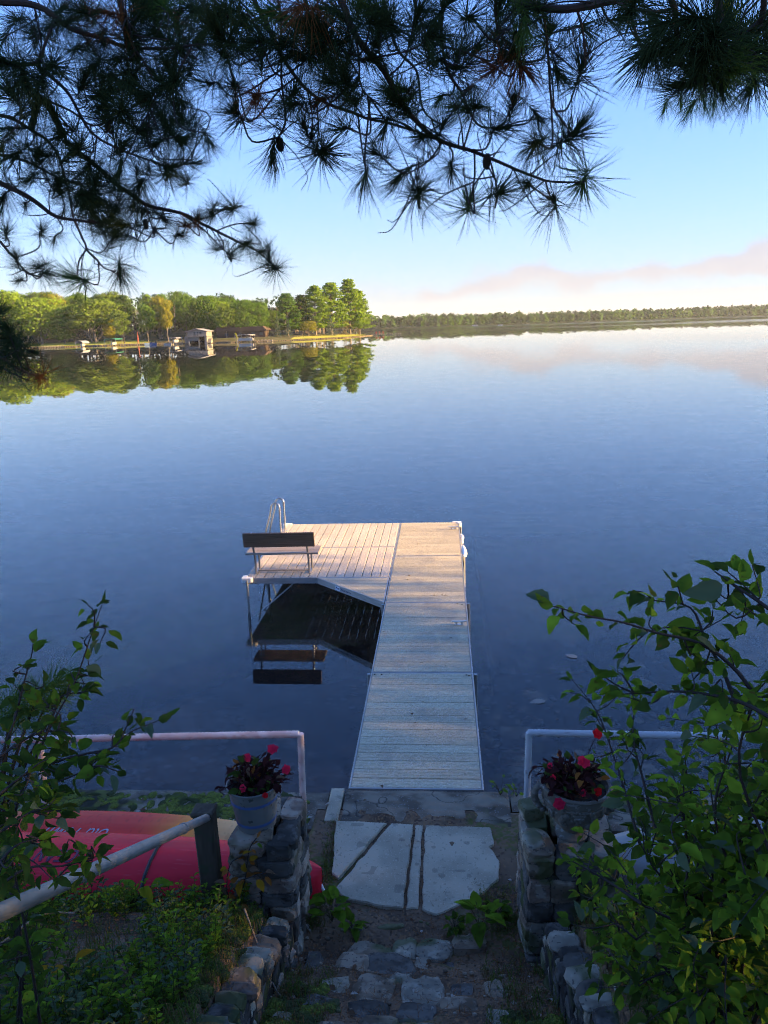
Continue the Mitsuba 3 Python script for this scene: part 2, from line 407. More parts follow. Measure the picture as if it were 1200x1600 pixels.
# ---------------------------------------------------------------- setting: near shore
def sstep(a, b, x):
    t = np.clip((x - a) / (b - a), 0, 1)
    return t * t * (3 - 2 * t)


def path_h(y):
    return .6 + .43 * np.clip(-1.95 - y, 0, 4.4) + .08 * np.clip(-6.35 - y, 0, 60)


def bank_h(y):
    a = .50 + .62 * sstep(-1.45, -2.3, y) + .43 * np.clip(-2.3 - y, 0, 4.1) + .08 * np.clip(-6.4 - y, 0, 60)
    return a


def ground_h(x, y, detail=True):
    x, y = np.asarray(x, float), np.asarray(y, float)
    y = y - 9.5 * sstep(8, 17, x)     # the shore swings outwards beyond the right edge of the view
    left = sstep(-.23, -.31, x)
    right = sstep(1.62, 1.70, x)
    h = path_h(y) * (1 - left - right) + bank_h(y) * (left + right)
    out = sstep(3.0, 5.0, np.abs(x - .6))
    shore = -1.2 * sstep(-.45, 1.0, y) * out - 1.4 * sstep(-.30, -.1, y) * (1 - out)
    h = h + shore - .006 * (y > -1.95) * (1 - left - right)
    if detail:
        q = np.stack([x, y, x * 0], -1)
        h = h + .05 * (meshkit.fbm(q * 2.2, 3, 4) - .5) + .018 * (meshkit.fbm(q * 12, 2, 9) - .5)
    return h


def grid_mesh(xs, ys, hf):
    X, Y = np.meshgrid(xs, ys, indexing='ij')
    Z = hf(X, Y)
    v = np.stack([X, Y, Z], -1).reshape(-1, 3)
    n, m = len(xs), len(ys)
    i, j = np.meshgrid(np.arange(n - 1), np.arange(m - 1), indexing='ij')
    q = np.stack([i * m + j, (i + 1) * m + j, (i + 1) * m + j + 1, i * m + j + 1], -1).reshape(-1, 4)
    return trimesh.Trimesh(v, np.vstack([q[:, [0, 1, 2]], q[:, [0, 2, 3]]]), process=False)


xs = np.concatenate([np.linspace(-300, -12, 24)[:-1], np.linspace(-12, -3, 30)[:-1], np.arange(-3, 4.2, .035), np.linspace(4.2, 12, 30)[1:], np.linspace(12, 300, 24)[1:]])
ys = np.concatenate([np.linspace(-120, -12, 14)[:-1], np.linspace(-12, -3.8, 22)[:-1], np.arange(-3.8, 1.2, .035), np.linspace(1.2, 14, 20)[1:]])
obj('bank_ground', grid_mesh(xs, ys, ground_h), 'mat_soil', smooth=True, label='brown soil bank with moss and pine litter sloping down to the lake', kind='structure')

scene['mat_haze_bound'] = {'type': 'null'}
scene['haze'] = {'type': 'cube', 'to_world': T().translate([0, 1500, 8]).scale([6500, 8500, 44]), 'bsdf': {'type': 'ref', 'id': 'mat_haze_bound'}, 'interior': {'type': 'ref', 'id': 'air'}}
labels['haze'] = {'label': 'thin morning haze over the lake', 'kind': 'stuff'}

# the lake and its bed
wx = np.concatenate([-np.geomspace(5000, 20, 12), [0], np.geomspace(20, 5000, 12)])
wy = np.concatenate([[-.9, 5, 15], np.geomspace(30, 9000, 16)])
top = grid_mesh(wx, wy, lambda X, Y: X * 0)
obj('lake_water', top, 'mat_water', label='calm blue lake', kind='structure')
bx = np.concatenate([np.linspace(-5000, -40, 12)[:-1], np.arange(-40, 40.1, 1.0), np.linspace(40, 5000, 12)[1:]])
by = np.concatenate([np.arange(-1.0, 30, .5), np.linspace(30, 9000, 14)])
obj('lake_bed', grid_mesh(bx, by, lambda X, Y: -.42 - .085 * np.clip(Y, 0, 40) - .02 * np.clip(Y - 40, 0, 300) + .1 * (meshkit.fbm(np.stack([X * .5, Y * .8, X * 0], -1), 3, 2) - .5)), 'mat_bed', smooth=True,
    label='dark stony lake bed under the water', kind='structure')
rng = np.random.default_rng(11)
ms = []
for _ in range(420):
    x, y = rng.uniform(1.35, 7), abs(rng.normal(0, 2.6)) + .1
    s = rng.uniform(.03, .12) * (1 + (rng.random() < .08) * 1.4)
    m = rock((s * 1.5, s, s * .6), int(rng.integers(1e6)), 1, .15)
    m.apply_transform(M4((x, y, -.42 - .085 * y + s * .1), rot((0, 0, 1), rng.uniform(0, 360))))
    ms.append(m)
obj('lake_bed_stones', cat_(ms), 'mat_stone_brown', smooth=True, label='pebbles and stones lying on the lake bed right of the dock', cat='stones', kind='stuff')

# landing: old concrete seawall top in pieces, and the cracked slabs of the path
lan = thing('concrete_landing', 'dark mossy concrete seawall top along the water in front of the dock', 'seawall')
labels[lan]['kind'] = 'structure'
del labels[lan]['category']


def rough_block(x0, x1, y0, y1, z0, z1, seed, nx=40, amp=.008, ny=10):
    """a block with a slightly uneven top and worn edges"""
    xs, ys = np.linspace(x0, x1, nx), np.linspace(y0, y1, ny)
    X, Y = np.meshgrid(xs, ys, indexing='ij')
    e = np.minimum(np.minimum(X - x0, x1 - X), np.minimum(Y - y0, y1 - Y))
    Z = z1 + amp * 2 * (meshkit.fbm(np.stack([X * 5, Y * 5, X * 0 + seed], -1), 4, seed) - .5) - .012 * (e < 1e-6)
    top = grid_mesh(xs, ys, lambda a, b: Z)
    idx = np.arange(nx * ny).reshape(nx, ny)
    ring = np.concatenate([idx[:, 0], idx[-1, 1:], idx[-2::-1, -1], idx[0, -2:0:-1]])
    v = np.vstack([top.vertices, np.array(top.vertices)[ring] * [1, 1, 0] + [0, 0, z0]])
    k = np.arange(len(ring))
    a, b, c, d = ring[k], ring[(k + 1) % len(ring)], nx * ny + k, nx * ny + (k + 1) % len(ring)
    return trimesh.Trimesh(v, np.vstack([top.faces, np.stack([a, c, d], 1), np.stack([a, d, b], 1)]), process=False)


for i, (x0, x1, y0, y1, z1) in enumerate([(-9, -.165, -.56, -.03, .585), (-.15, -.035, -.48, .0, .612), (-.02, 1.43, -.50, .005, .596), (1.445, 9, -.52, -.02, .59)]):
    obj('block', rough_block(x0, x1, y0, y1, -1.2, z1, i + 3, 70 if x1 - x0 > 1 else 8), 'mat_slab' if i == 1 else 'mat_landing', lan, smooth=30, label='pale upright kerb block at the left corner of the dock' if i == 1 else None)

slab = thing('slab_path', 'cracked grey concrete slabs leading to the dock', 'path')
labels[slab]['kind'] = 'structure'
del labels[slab]['category']
SL = [[(-.05, -.49), (.385, -.515), (.06, -1.20), (.005, -1.15)], [(.425, -.52), (.605, -.53), (.565, -1.50), (.36, -1.48), (.14, -1.415), (.045, -1.33)],
      [(.622, -.53), (.685, -.53), (.672, -1.49), (.585, -1.50)],
      [(.705, -.53), (1.24, -.545), (1.26, -.76), (1.22, -.80), (1.285, -.95), (1.27, -1.16), (1.10, -1.36), (.88, -1.50), (.80, -1.545), (.70, -1.49)]]
from shapely.geometry import Polygon, Point
for i, pts in enumerate(SL):
    pg = Polygon(pts)
    p = []
    for a, b in zip(pts, pts[1:] + pts[:1]):
        L = math.dist(a, b)
        k = max(2, int(L / .035))
        nrm = np.array([b[1] - a[1], a[0] - b[0]]) / L
        for t in np.arange(k) / k:
            q = np.array(a) * (1 - t) + np.array(b) * t
            p.append(q + nrm * .008 * (meshkit.noise(np.array([q[0] * 14, q[1] * 14, i]), 6) - .5) * 2 * (t > 0))
    m = trimesh.creation.extrude_polygon(Polygon(p).buffer(-.0015), .09, engine='earcut')
    m2 = trimesh.creation.extrude_polygon(Polygon(p).buffer(-.008), .005, engine='earcut')
    m2.apply_translation((0, 0, .09))
    m = cat_([m, m2])
    m.apply_transform(M4((0, 0, .518 + .006 * (i % 2)), rot((1, 0, 0), .3 * (i - 1))))
    obj('slab', m, 'mat_slab', slab, label='triangular slab broken off at the upper left' if i == 0 else ('narrow strip of concrete between the two big slabs' if i == 2 else None))


# ---------------------------------------------------------------- measured places (world metres)
STEP_STONES = [(0.37,-1.87,0.31,0.25,'brown'),(0.59,-1.86,0.18,0.22,'pale'),(0.8,-1.86,0.25,0.24,'blue'),(1.03,-1.8,0.24,0.16,'brown'),(0.26,-2.13,0.22,0.34,'brown'),(0.51,-2.11,0.32,0.36,'dark'),(0.71,-2.03,0.11,0.15,'blue'),(0.88,-2.01,0.1,0.11,'dark'),(0.44,-2.44,0.28,0.37,'brown'),(0.73,-2.45,0.28,0.35,'blue'),(0.96,-2.37,0.15,0.14,'dark'),(1.16,-2.39,0.13,0.23,'brown'),(0.59,-2.27,0.14,0.15,'blue'),(0.65,-2.21,0.07,0.09,'dark'),(0.19,-2.44,0.19,0.28,'pale'),(0.15,-2.64,0.23,0.19,'dark'),(0.43,-2.67,0.23,0.19,'dark'),(0.7,-2.7,0.22,0.2,'dark'),(0.94,-2.59,0.24,0.21,'brown'),(1.16,-2.71,0.16,0.17,'blue'),(0.29,-2.75,0.05,0.09,'blue'),(-0.03,-2.46,0.07,0.12,'blue'),(0.01,-2.3,0.1,0.11,'pale'),(0.01,-2.08,0.12,0.27,'dark'),(1.16,-2.12,0.09,0.14,'blue'),(0.5,-2.88,0.25,0.21,'brown'),(0.81,-2.92,0.26,0.21,'blue'),(0.27,-2.95,0.21,0.21,'brown'),(1.08,-2.92,0.21,0.21,'dark'),(-0.03,-2.83,0.13,0.18,'pale'),(1.3,-1.85,0.1,0.07,'dark'),(0.49,-1.68,0.2,0.06,'brown'),(0.26,-1.7,0.15,0.05,'dark')]
RBR = [([[0.55,-3.53,5.73],[0.63,-3.45,5.59],[0.71,-3.39,5.5],[0.81,-3.32,5.35],[0.9,-3.28,5.29],[1.01,-3.25,5.26],[1.15,-3.22,5.2],[1.27,-3.2,5.16],[1.4,-3.19,5.15]],0.016,0.004),([[0.9,-3.28,5.29],[0.85,-3.27,5.23],[0.78,-3.26,5.19]],0.005,0.003),([[1.49,-3.84,5.56],[1.46,-3.76,5.55],[1.4,-3.68,5.57],[1.31,-3.6,5.59],[1.21,-3.53,5.63],[1.13,-3.46,5.67],[1.05,-3.41,5.73]],0.022,0.012),([[1.21,-3.5,5.64],[1.24,-3.42,5.5],[1.27,-3.36,5.38],[1.33,-3.31,5.3]],0.006,0.004),([[0.92,-3.32,5.78],[0.9,-3.26,5.67],[0.92,-3.2,5.54],[0.97,-3.16,5.47],[1.03,-3.12,5.37],[1.1,-3.1,5.36]],0.009,0.004),([[0.7,-3.23,5.83],[0.74,-3.15,5.67],[0.81,-3.09,5.58],[0.83,-3.04,5.46],[0.9,-3.0,5.41]],0.008,0.004),([[0.19,-3.22,5.88],[0.25,-3.21,5.77],[0.32,-3.21,5.67],[0.38,-3.21,5.56],[0.46,-3.22,5.47],[0.59,-3.23,5.41],[0.72,-3.26,5.36],[0.9,-3.28,5.29]],0.012,0.005),([[0.34,-3.28,5.83],[0.35,-3.24,5.74],[0.33,-3.18,5.55],[0.33,-3.15,5.41],[0.27,-3.14,5.33]],0.007,0.004),([[0.63,-3.47,5.59],[0.64,-3.45,5.51],[0.64,-3.43,5.45],[0.68,-3.41,5.4]],0.005,0.003),([[0.59,-3.22,5.41],[0.6,-3.19,5.31],[0.62,-3.18,5.22]],0.005,0.003),([[0.45,-3.15,5.49],[0.45,-3.13,5.39],[0.44,-3.11,5.31]],0.005,0.003),([[1.01,-3.27,5.25],[1.01,-3.26,5.17],[0.99,-3.25,5.09]],0.005,0.003),([[1.06,-3.27,5.23],[1.08,-3.26,5.16],[1.09,-3.26,5.12]],0.005,0.003),([[1.26,-3.28,5.15],[1.28,-3.27,5.11],[1.29,-3.27,5.09]],0.005,0.003),([[0.8,-3.32,5.79],[0.83,-3.28,5.69],[0.88,-3.26,5.63],[1.0,-3.25,5.58],[1.08,-3.24,5.53]],0.008,0.004),([[1.07,-3.41,5.74],[1.08,-3.37,5.62],[1.14,-3.35,5.54],[1.17,-3.35,5.51]],0.007,0.004),([[1.32,-3.51,5.62],[1.34,-3.48,5.54],[1.35,-3.46,5.45]],0.006,0.004),([[1.4,-3.71,5.56],[1.44,-3.74,5.51],[1.46,-3.76,5.45],[1.48,-3.79,5.4]],0.008,0.005),([[1.47,-3.93,5.53],[1.54,-3.86,5.46],[1.59,-3.77,5.38],[1.66,-3.71,5.33]],0.014,0.005),([[1.59,-4.06,5.47],[1.63,-4.01,5.39],[1.67,-3.96,5.32],[1.73,-3.94,5.3]],0.014,0.006),([[1.7,-4.09,5.45],[1.71,-4.01,5.38],[1.63,-3.93,5.38]],0.012,0.006),([[-0.02,-3.07,5.93],[0.04,-3.04,5.83],[0.07,-3.03,5.74],[0.1,-3.01,5.62],[0.1,-3.0,5.49]],0.009,0.004),([[0.45,-3.35,5.8],[0.46,-3.31,5.69],[0.5,-3.28,5.6],[0.51,-3.26,5.55]],0.009,0.004),([[0.82,-3.27,5.23],[0.81,-3.26,5.19],[0.81,-3.25,5.14]],0.004,0.003)]
RTU = [[0.26,-3.14,5.32,0.139],[0.42,-2.99,5.33,0.172],[0.5,-3.41,5.42,0.098],[0.19,-3.37,5.4,0.121],[0.4,-3.44,5.4,0.102],[0.64,-3.49,5.16,0.121],[0.58,-3.54,5.29,0.097],[0.71,-3.4,5.33,0.117],[0.74,-3.0,5.24,0.142],[0.82,-3.4,5.12,0.124],[1.0,-3.09,5.11,0.138],[1.09,-3.36,5.1,0.126],[1.18,-3.48,5.11,0.098],[1.28,-3.41,5.07,0.132],[1.42,-3.14,5.16,0.153],[1.36,-3.27,5.3,0.169],[1.38,-3.29,5.5,0.16],[1.17,-3.32,5.51,0.137],[1.07,-3.42,5.48,0.117],[1.08,-3.32,5.6,0.122],[1.02,-3.06,5.64,0.132],[0.66,-3.48,5.51,0.096],[0.5,-3.18,5.57,0.117],[0.76,-3.41,5.39,0.102],[0.62,-3.45,5.4,0.091],[1.08,-3.35,5.31,0.114],[1.2,-3.48,5.23,0.113],[1.0,-3.02,5.53,0.116],[0.9,-3.32,5.33,0.104],[0.79,-3.46,5.42,0.091],[0.98,-3.61,5.57,0.111],[0.88,-3.56,5.54,0.108],[0.82,-3.49,5.62,0.111],[0.73,-3.38,5.64,0.106],[1.27,-3.28,5.62,0.12],[1.4,-3.08,5.7,0.134],[1.42,-3.62,5.54,0.122],[0.93,-3.37,5.19,0.097],[0.9,-3.2,5.46,0.099],[1.17,-3.02,5.46,0.11],[0.68,-3.56,5.59,0.109],[0.56,-3.11,5.63,0.109],[0.67,-3.29,5.26,0.105],[1.25,-3.1,5.41,0.118],[0.83,-3.34,5.3,0.099],[0.4,-3.21,5.37,0.105],[0.44,-3.33,5.57,0.112],[0.52,-3.57,5.57,0.137],[0.38,-3.22,5.71,0.155],[0.52,-3.18,5.77,0.157],[0.35,-3.4,5.69,0.148],[0.63,-3.42,5.68,0.125],[0.19,-3.15,5.74,0.139],[0.18,-3.46,5.55,0.13],[0.24,-3.14,5.62,0.126],[0.12,-3.42,5.48,0.106],[0.19,-3.49,5.67,0.13],[0.27,-3.41,5.44,0.104],[0.59,-3.55,5.43,0.089],[1.01,-3.39,5.37,0.098],[1.27,-3.46,5.45,0.111],[1.16,-3.58,5.55,0.112],[0.92,-3.32,5.71,0.124],[0.38,-3.39,5.6,0.131],[0.48,-3.64,5.62,0.125],[0.31,-3.57,5.55,0.119],[1.11,-3.1,5.76,0.132],[1.2,-3.56,5.6,0.114],[1.46,-3.91,5.37,0.138],[1.62,-3.59,5.42,0.147],[1.55,-4.08,5.3,0.137],[1.68,-3.93,5.32,0.147],[1.82,-3.74,5.37,0.142],[1.44,-4.13,5.36,0.134],[1.52,-4.12,5.37,0.136],[1.74,-3.67,5.51,0.165],[1.78,-3.82,5.44,0.157],[1.62,-4.0,5.26,0.112],[1.74,-3.9,5.28,0.118],[1.54,-3.98,5.26,0.097],[1.51,-3.64,5.55,0.145],[1.59,-3.6,5.46,0.147],[1.56,-4.12,5.33,0.132],[1.72,-3.89,5.38,0.147],[1.38,-4.03,5.43,0.104],[1.55,-3.91,5.38,0.139],[1.81,-3.78,5.39,0.15],[1.63,-3.73,5.36,0.131],[1.63,-4.05,5.27,0.116],[1.1,-3.45,5.7,0.131],[1.15,-3.39,5.67,0.128],[0.68,-3.38,5.59,0.12],[0.58,-3.28,5.82,0.129],[0.87,-3.15,5.66,0.151],[0.49,-3.43,5.58,0.114],[1.12,-3.39,5.72,0.124],[0.22,-3.65,5.55,0.129],[0.26,-3.48,5.66,0.117],[0.68,-3.09,5.77,0.125],[1.17,-3.35,5.7,0.128],[0.15,-3.43,5.79,0.119],[0.49,-3.28,5.64,0.146],[0.68,-3.31,5.71,0.137],[1.18,-3.18,5.76,0.149],[0.59,-3.48,5.63,0.132],[0.71,-3.44,5.62,0.131],[0.04,-3.26,5.85,0.126],[0.39,-3.34,5.58,0.102],[0.34,-3.05,5.54,0.133],[0.58,-3.51,5.47,0.105],[0.97,-3.09,5.45,0.132],[0.58,-3.29,5.44,0.109],[1.14,-3.32,5.54,0.122],[0.73,-3.04,5.49,0.123],[0.54,-3.51,5.44,0.095],[0.18,-3.35,5.49,0.113],[1.14,-3.46,5.55,0.109],[0.73,-3.36,5.44,0.116],[0.76,-3.09,5.52,0.119],[0.89,-3.35,5.53,0.113],[0.96,-3.13,5.61,0.132]]
RXT = [[2.42,-0.96,5.9,0.157],[2.42,-0.37,6.06,0.143],[2.71,-0.47,6.03,0.163],[2.46,-0.58,6.04,0.149],[2.51,-0.88,5.97,0.16]]
LBR = [([[-1.39,-2.4,5.49],[-1.29,-2.37,5.44],[-1.17,-2.34,5.35],[-1.08,-2.32,5.29],[-1.0,-2.31,5.23],[-0.9,-2.3,5.21],[-0.78,-2.28,5.19]],0.022,0.006),([[-0.96,-2.21,5.61],[-0.8,-2.13,5.45],[-0.7,-2.11,5.37],[-0.61,-2.09,5.3],[-0.46,-2.06,5.26],[-0.33,-2.04,5.19],[-0.21,-2.03,5.14],[-0.08,-2.02,5.07],[0.02,-2.02,5.0]],0.018,0.005),([[-1.29,-2.53,5.24],[-1.2,-2.5,5.12],[-1.16,-2.49,5.04],[-1.11,-2.49,4.96],[-1.04,-2.48,4.93]],0.01,0.005),([[-0.89,-2.33,5.21],[-0.86,-2.33,5.13],[-0.84,-2.35,5.08],[-0.87,-2.38,5.01],[-0.88,-2.41,4.94]],0.008,0.004),([[-0.86,-2.3,5.08],[-0.83,-2.28,5.03],[-0.8,-2.26,4.98],[-0.74,-2.24,4.96]],0.006,0.004),([[-1.13,-2.67,6.07],[-0.99,-2.62,6.06],[-0.87,-2.58,6.06],[-0.78,-2.56,6.03],[-0.7,-2.54,5.98],[-0.6,-2.51,5.94],[-0.49,-2.49,5.9],[-0.33,-2.46,5.9],[-0.18,-2.45,5.91]],0.024,0.006),([[-1.15,-2.7,5.8],[-1.02,-2.64,5.82],[-0.88,-2.57,5.84],[-0.83,-2.57,5.9],[-0.78,-2.58,5.98]],0.016,0.006),([[-0.87,-2.57,5.83],[-0.8,-2.5,5.75],[-0.77,-2.44,5.67],[-0.72,-2.39,5.58],[-0.63,-2.32,5.52],[-0.5,-2.25,5.47],[-0.43,-2.2,5.45],[-0.34,-2.17,5.49]],0.011,0.004),([[-0.21,-2.45,5.9],[-0.29,-2.45,5.81],[-0.34,-2.45,5.76],[-0.41,-2.46,5.71],[-0.47,-2.46,5.63]],0.008,0.004),([[-1.35,-2.42,5.68],[-1.18,-2.38,5.69],[-1.05,-2.35,5.63],[-0.95,-2.32,5.52],[-0.91,-2.32,5.37],[-0.89,-2.33,5.21]],0.014,0.006),([[-0.96,-2.48,5.76],[-0.93,-2.48,5.73],[-0.81,-2.44,5.68],[-0.71,-2.41,5.63],[-0.58,-2.4,5.67]],0.009,0.004),([[-1.38,-2.29,5.54],[-1.24,-2.26,5.53],[-1.15,-2.25,5.5],[-0.99,-2.2,5.42],[-0.81,-2.17,5.39],[-0.64,-2.14,5.34]],0.012,0.005),([[-0.5,-2.63,6.12],[-0.47,-2.58,6.04],[-0.46,-2.56,5.97],[-0.46,-2.53,5.89],[-0.42,-2.5,5.82],[-0.4,-2.46,5.74]],0.01,0.004),([[-0.43,-2.16,5.24],[-0.37,-2.13,5.2],[-0.26,-2.09,5.11],[-0.2,-2.07,5.05]],0.006,0.004),([[-0.37,-2.13,5.21],[-0.28,-2.11,5.23],[-0.21,-2.1,5.26],[-0.16,-2.09,5.27]],0.006,0.004),([[-0.25,-2.1,5.16],[-0.16,-2.07,5.19],[-0.07,-2.05,5.19]],0.005,0.004),([[-0.57,-2.21,5.29],[-0.56,-2.2,5.21],[-0.55,-2.19,5.16]],0.005,0.003),([[-0.51,-2.22,5.47],[-0.45,-2.2,5.46],[-0.34,-2.17,5.47]],0.005,0.003),([[-1.21,-2.91,4.63],[-1.09,-2.88,4.59],[-0.99,-2.86,4.52],[-0.9,-2.85,4.49]],0.012,0.005),([[-1.15,-2.88,4.77],[-1.07,-2.83,4.7],[-1.0,-2.79,4.61]],0.01,0.005)]
LTU = [[-0.0,-1.91,4.99,0.124],[-0.0,-2.25,5.04,0.102],[-0.05,-2.14,5.18,0.105],[-0.09,-2.4,5.22,0.099],[-0.19,-2.4,5.21,0.093],[-0.33,-2.37,5.16,0.101],[-0.37,-2.36,5.12,0.102],[-0.63,-1.96,5.19,0.105],[-0.16,-2.24,5.02,0.103],[-0.32,-1.87,5.09,0.098],[-0.54,-2.59,5.39,0.118],[-0.35,-2.49,5.4,0.106],[-0.25,-2.46,5.42,0.1],[-0.54,-1.97,5.75,0.191],[-0.42,-2.01,5.72,0.172],[-0.5,-2.62,5.62,0.184],[-0.79,-2.08,5.83,0.213],[-0.56,-2.53,5.78,0.143],[-0.63,-2.54,5.83,0.144],[-0.56,-2.21,5.62,0.166],[-0.72,-2.51,5.42,0.156],[-1.0,-2.07,5.57,0.184],[-0.96,-2.51,5.46,0.161],[-1.09,-2.42,5.51,0.166],[-0.74,-2.21,5.26,0.166],[-0.63,-2.38,5.17,0.151],[-0.83,-2.12,5.23,0.163],[-0.92,-1.98,5.36,0.162],[-1.09,-2.32,4.97,0.123],[-0.95,-2.65,4.97,0.087],[-1.01,-2.12,4.95,0.157],[-0.78,-2.13,4.97,0.132],[-1.16,-2.44,4.93,0.064],[-1.04,-2.27,5.14,0.088],[-0.97,-2.54,5.14,0.082],[-1.1,-2.56,5.02,0.069],[-1.19,-2.45,5.15,0.093],[-0.86,-2.76,5.73,0.166],[-1.07,-2.45,5.75,0.181],[-0.86,-2.65,5.66,0.135],[-0.96,-2.69,5.81,0.144],[-0.94,-2.25,6.1,0.159],[-0.92,-2.45,5.98,0.152],[-0.56,-2.59,6.02,0.144],[-0.46,-2.23,6.13,0.213],[-0.41,-2.0,6.18,0.223],[-0.31,-2.06,6.21,0.22],[-0.23,-2.08,6.1,0.209],[-0.35,-2.42,5.96,0.174],[-0.34,-2.23,5.96,0.181],[-0.25,-2.21,5.99,0.181],[-0.06,-2.52,5.95,0.167],[-0.59,-2.19,5.82,0.169],[-0.49,-2.26,5.74,0.165],[-0.42,-2.21,5.62,0.157],[-0.75,-2.18,5.68,0.178],[-0.49,-2.56,5.57,0.153],[-0.68,-2.57,5.75,0.136],[-0.88,-2.13,6.03,0.138],[-0.48,-2.5,5.97,0.138],[-0.45,-2.49,5.88,0.13],[-0.77,-2.68,5.6,0.133],[-0.82,-2.51,5.56,0.145],[-1.09,-2.45,5.61,0.166],[-0.98,-2.78,5.46,0.152],[-0.98,-2.56,5.37,0.124],[-0.87,-2.53,5.34,0.123],[-0.76,-2.55,5.29,0.135],[-0.71,-2.05,5.31,0.134],[-0.7,-1.91,5.3,0.115],[-0.6,-1.91,5.26,0.106],[-0.33,-2.17,5.22,0.092],[-0.05,-2.35,5.07,0.093],[-0.71,-2.35,5.11,0.118],[-0.68,-2.21,5.14,0.107],[-0.75,-2.38,5.37,0.133],[-0.7,-2.14,5.57,0.148],[-0.55,-2.08,5.59,0.141],[-0.41,-1.97,5.81,0.152],[-0.63,-2.42,5.97,0.128],[-0.68,-2.63,5.98,0.123],[-1.07,-2.31,6.11,0.114],[-1.13,-2.33,6.03,0.114],[-0.31,-2.45,5.53,0.121],[-0.62,-2.46,5.35,0.122],[-0.63,-2.14,5.45,0.11],[-1.03,-2.15,5.28,0.097],[-1.23,-2.15,5.32,0.092],[-0.57,-2.75,5.96,0.125],[-0.51,-2.55,5.84,0.142],[-0.41,-2.33,5.81,0.162],[-0.3,-2.22,5.87,0.165],[-0.53,-2.21,6.17,0.171],[-0.37,-2.32,6.14,0.18],[-0.01,-2.01,5.04,0.1],[-0.86,-2.93,4.49,0.093],[-1.07,-2.71,4.57,0.14],[-1.09,-2.77,4.61,0.145],[-1.14,-2.51,4.52,0.105],[-0.99,-3.03,4.54,0.117],[-0.92,-3.04,4.7,0.103],[-1.03,-2.92,4.76,0.107],[-0.98,-2.92,4.64,0.119],[-0.95,-2.8,4.6,0.084],[-0.39,-2.41,5.4,0.145],[-0.84,-2.37,6.11,0.147],[-0.77,-2.26,6.15,0.127],[-0.16,-2.49,5.52,0.125],[-0.93,-2.05,5.32,0.19],[-0.28,-2.52,5.75,0.14],[-0.42,-2.5,6.04,0.152],[-0.94,-2.39,5.36,0.125],[-0.57,-2.28,5.37,0.134],[-0.32,-2.35,5.35,0.116],[-0.47,-2.24,6.18,0.159],[-0.78,-2.21,6.03,0.147],[-0.33,-2.46,5.83,0.123],[-0.43,-2.5,5.71,0.162],[-0.88,-2.45,5.86,0.172],[-0.6,-2.56,5.65,0.128],[-1.31,-2.21,5.35,0.134],[-0.43,-2.03,5.91,0.192],[-0.94,-2.11,5.35,0.165],[-0.93,-2.46,5.48,0.162],[-0.58,-2.11,5.8,0.138],[-0.47,-2.44,6.02,0.161],[-0.54,-2.35,5.82,0.17],[-0.81,-2.71,5.72,0.16],[-0.7,-2.65,5.46,0.149]]
RSH = [[[1.82,-4.05,3.54],[1.78,-4.03,3.6],[1.73,-4.02,3.65],[1.69,-4.02,3.68],[1.63,-4.02,3.71],[1.53,-4.01,3.73],[1.43,-4.0,3.76],[1.33,-4.0,3.78],[1.22,-3.99,3.81]],[[1.84,-4.29,3.82],[1.76,-4.23,3.89],[1.7,-4.19,3.93],[1.64,-4.15,3.97]],[[1.82,-4.28,3.56],[1.72,-4.18,3.59],[1.58,-4.1,3.58],[1.42,-4.04,3.54]],[[1.66,-3.47,2.6],[1.63,-3.28,2.74],[1.61,-3.14,2.82],[1.57,-2.98,2.93],[1.48,-2.84,3.02]],[[1.77,-4.04,3.51],[1.74,-3.99,3.6],[1.7,-3.94,3.68],[1.66,-3.9,3.77],[1.56,-3.86,3.78]],[[1.68,-3.49,2.59],[1.65,-3.33,2.68],[1.62,-3.19,2.77],[1.6,-3.06,2.85]],[[1.7,-3.54,2.71],[1.68,-3.4,2.84],[1.66,-3.28,2.97],[1.69,-3.18,3.1]],[[1.67,-3.53,2.53],[1.57,-3.36,2.56],[1.52,-3.22,2.57]],[[1.64,-3.6,2.43],[1.52,-3.49,2.45],[1.4,-3.39,2.46]],[[1.75,-3.39,2.75],[1.72,-3.27,2.85],[1.62,-3.18,2.85]]]
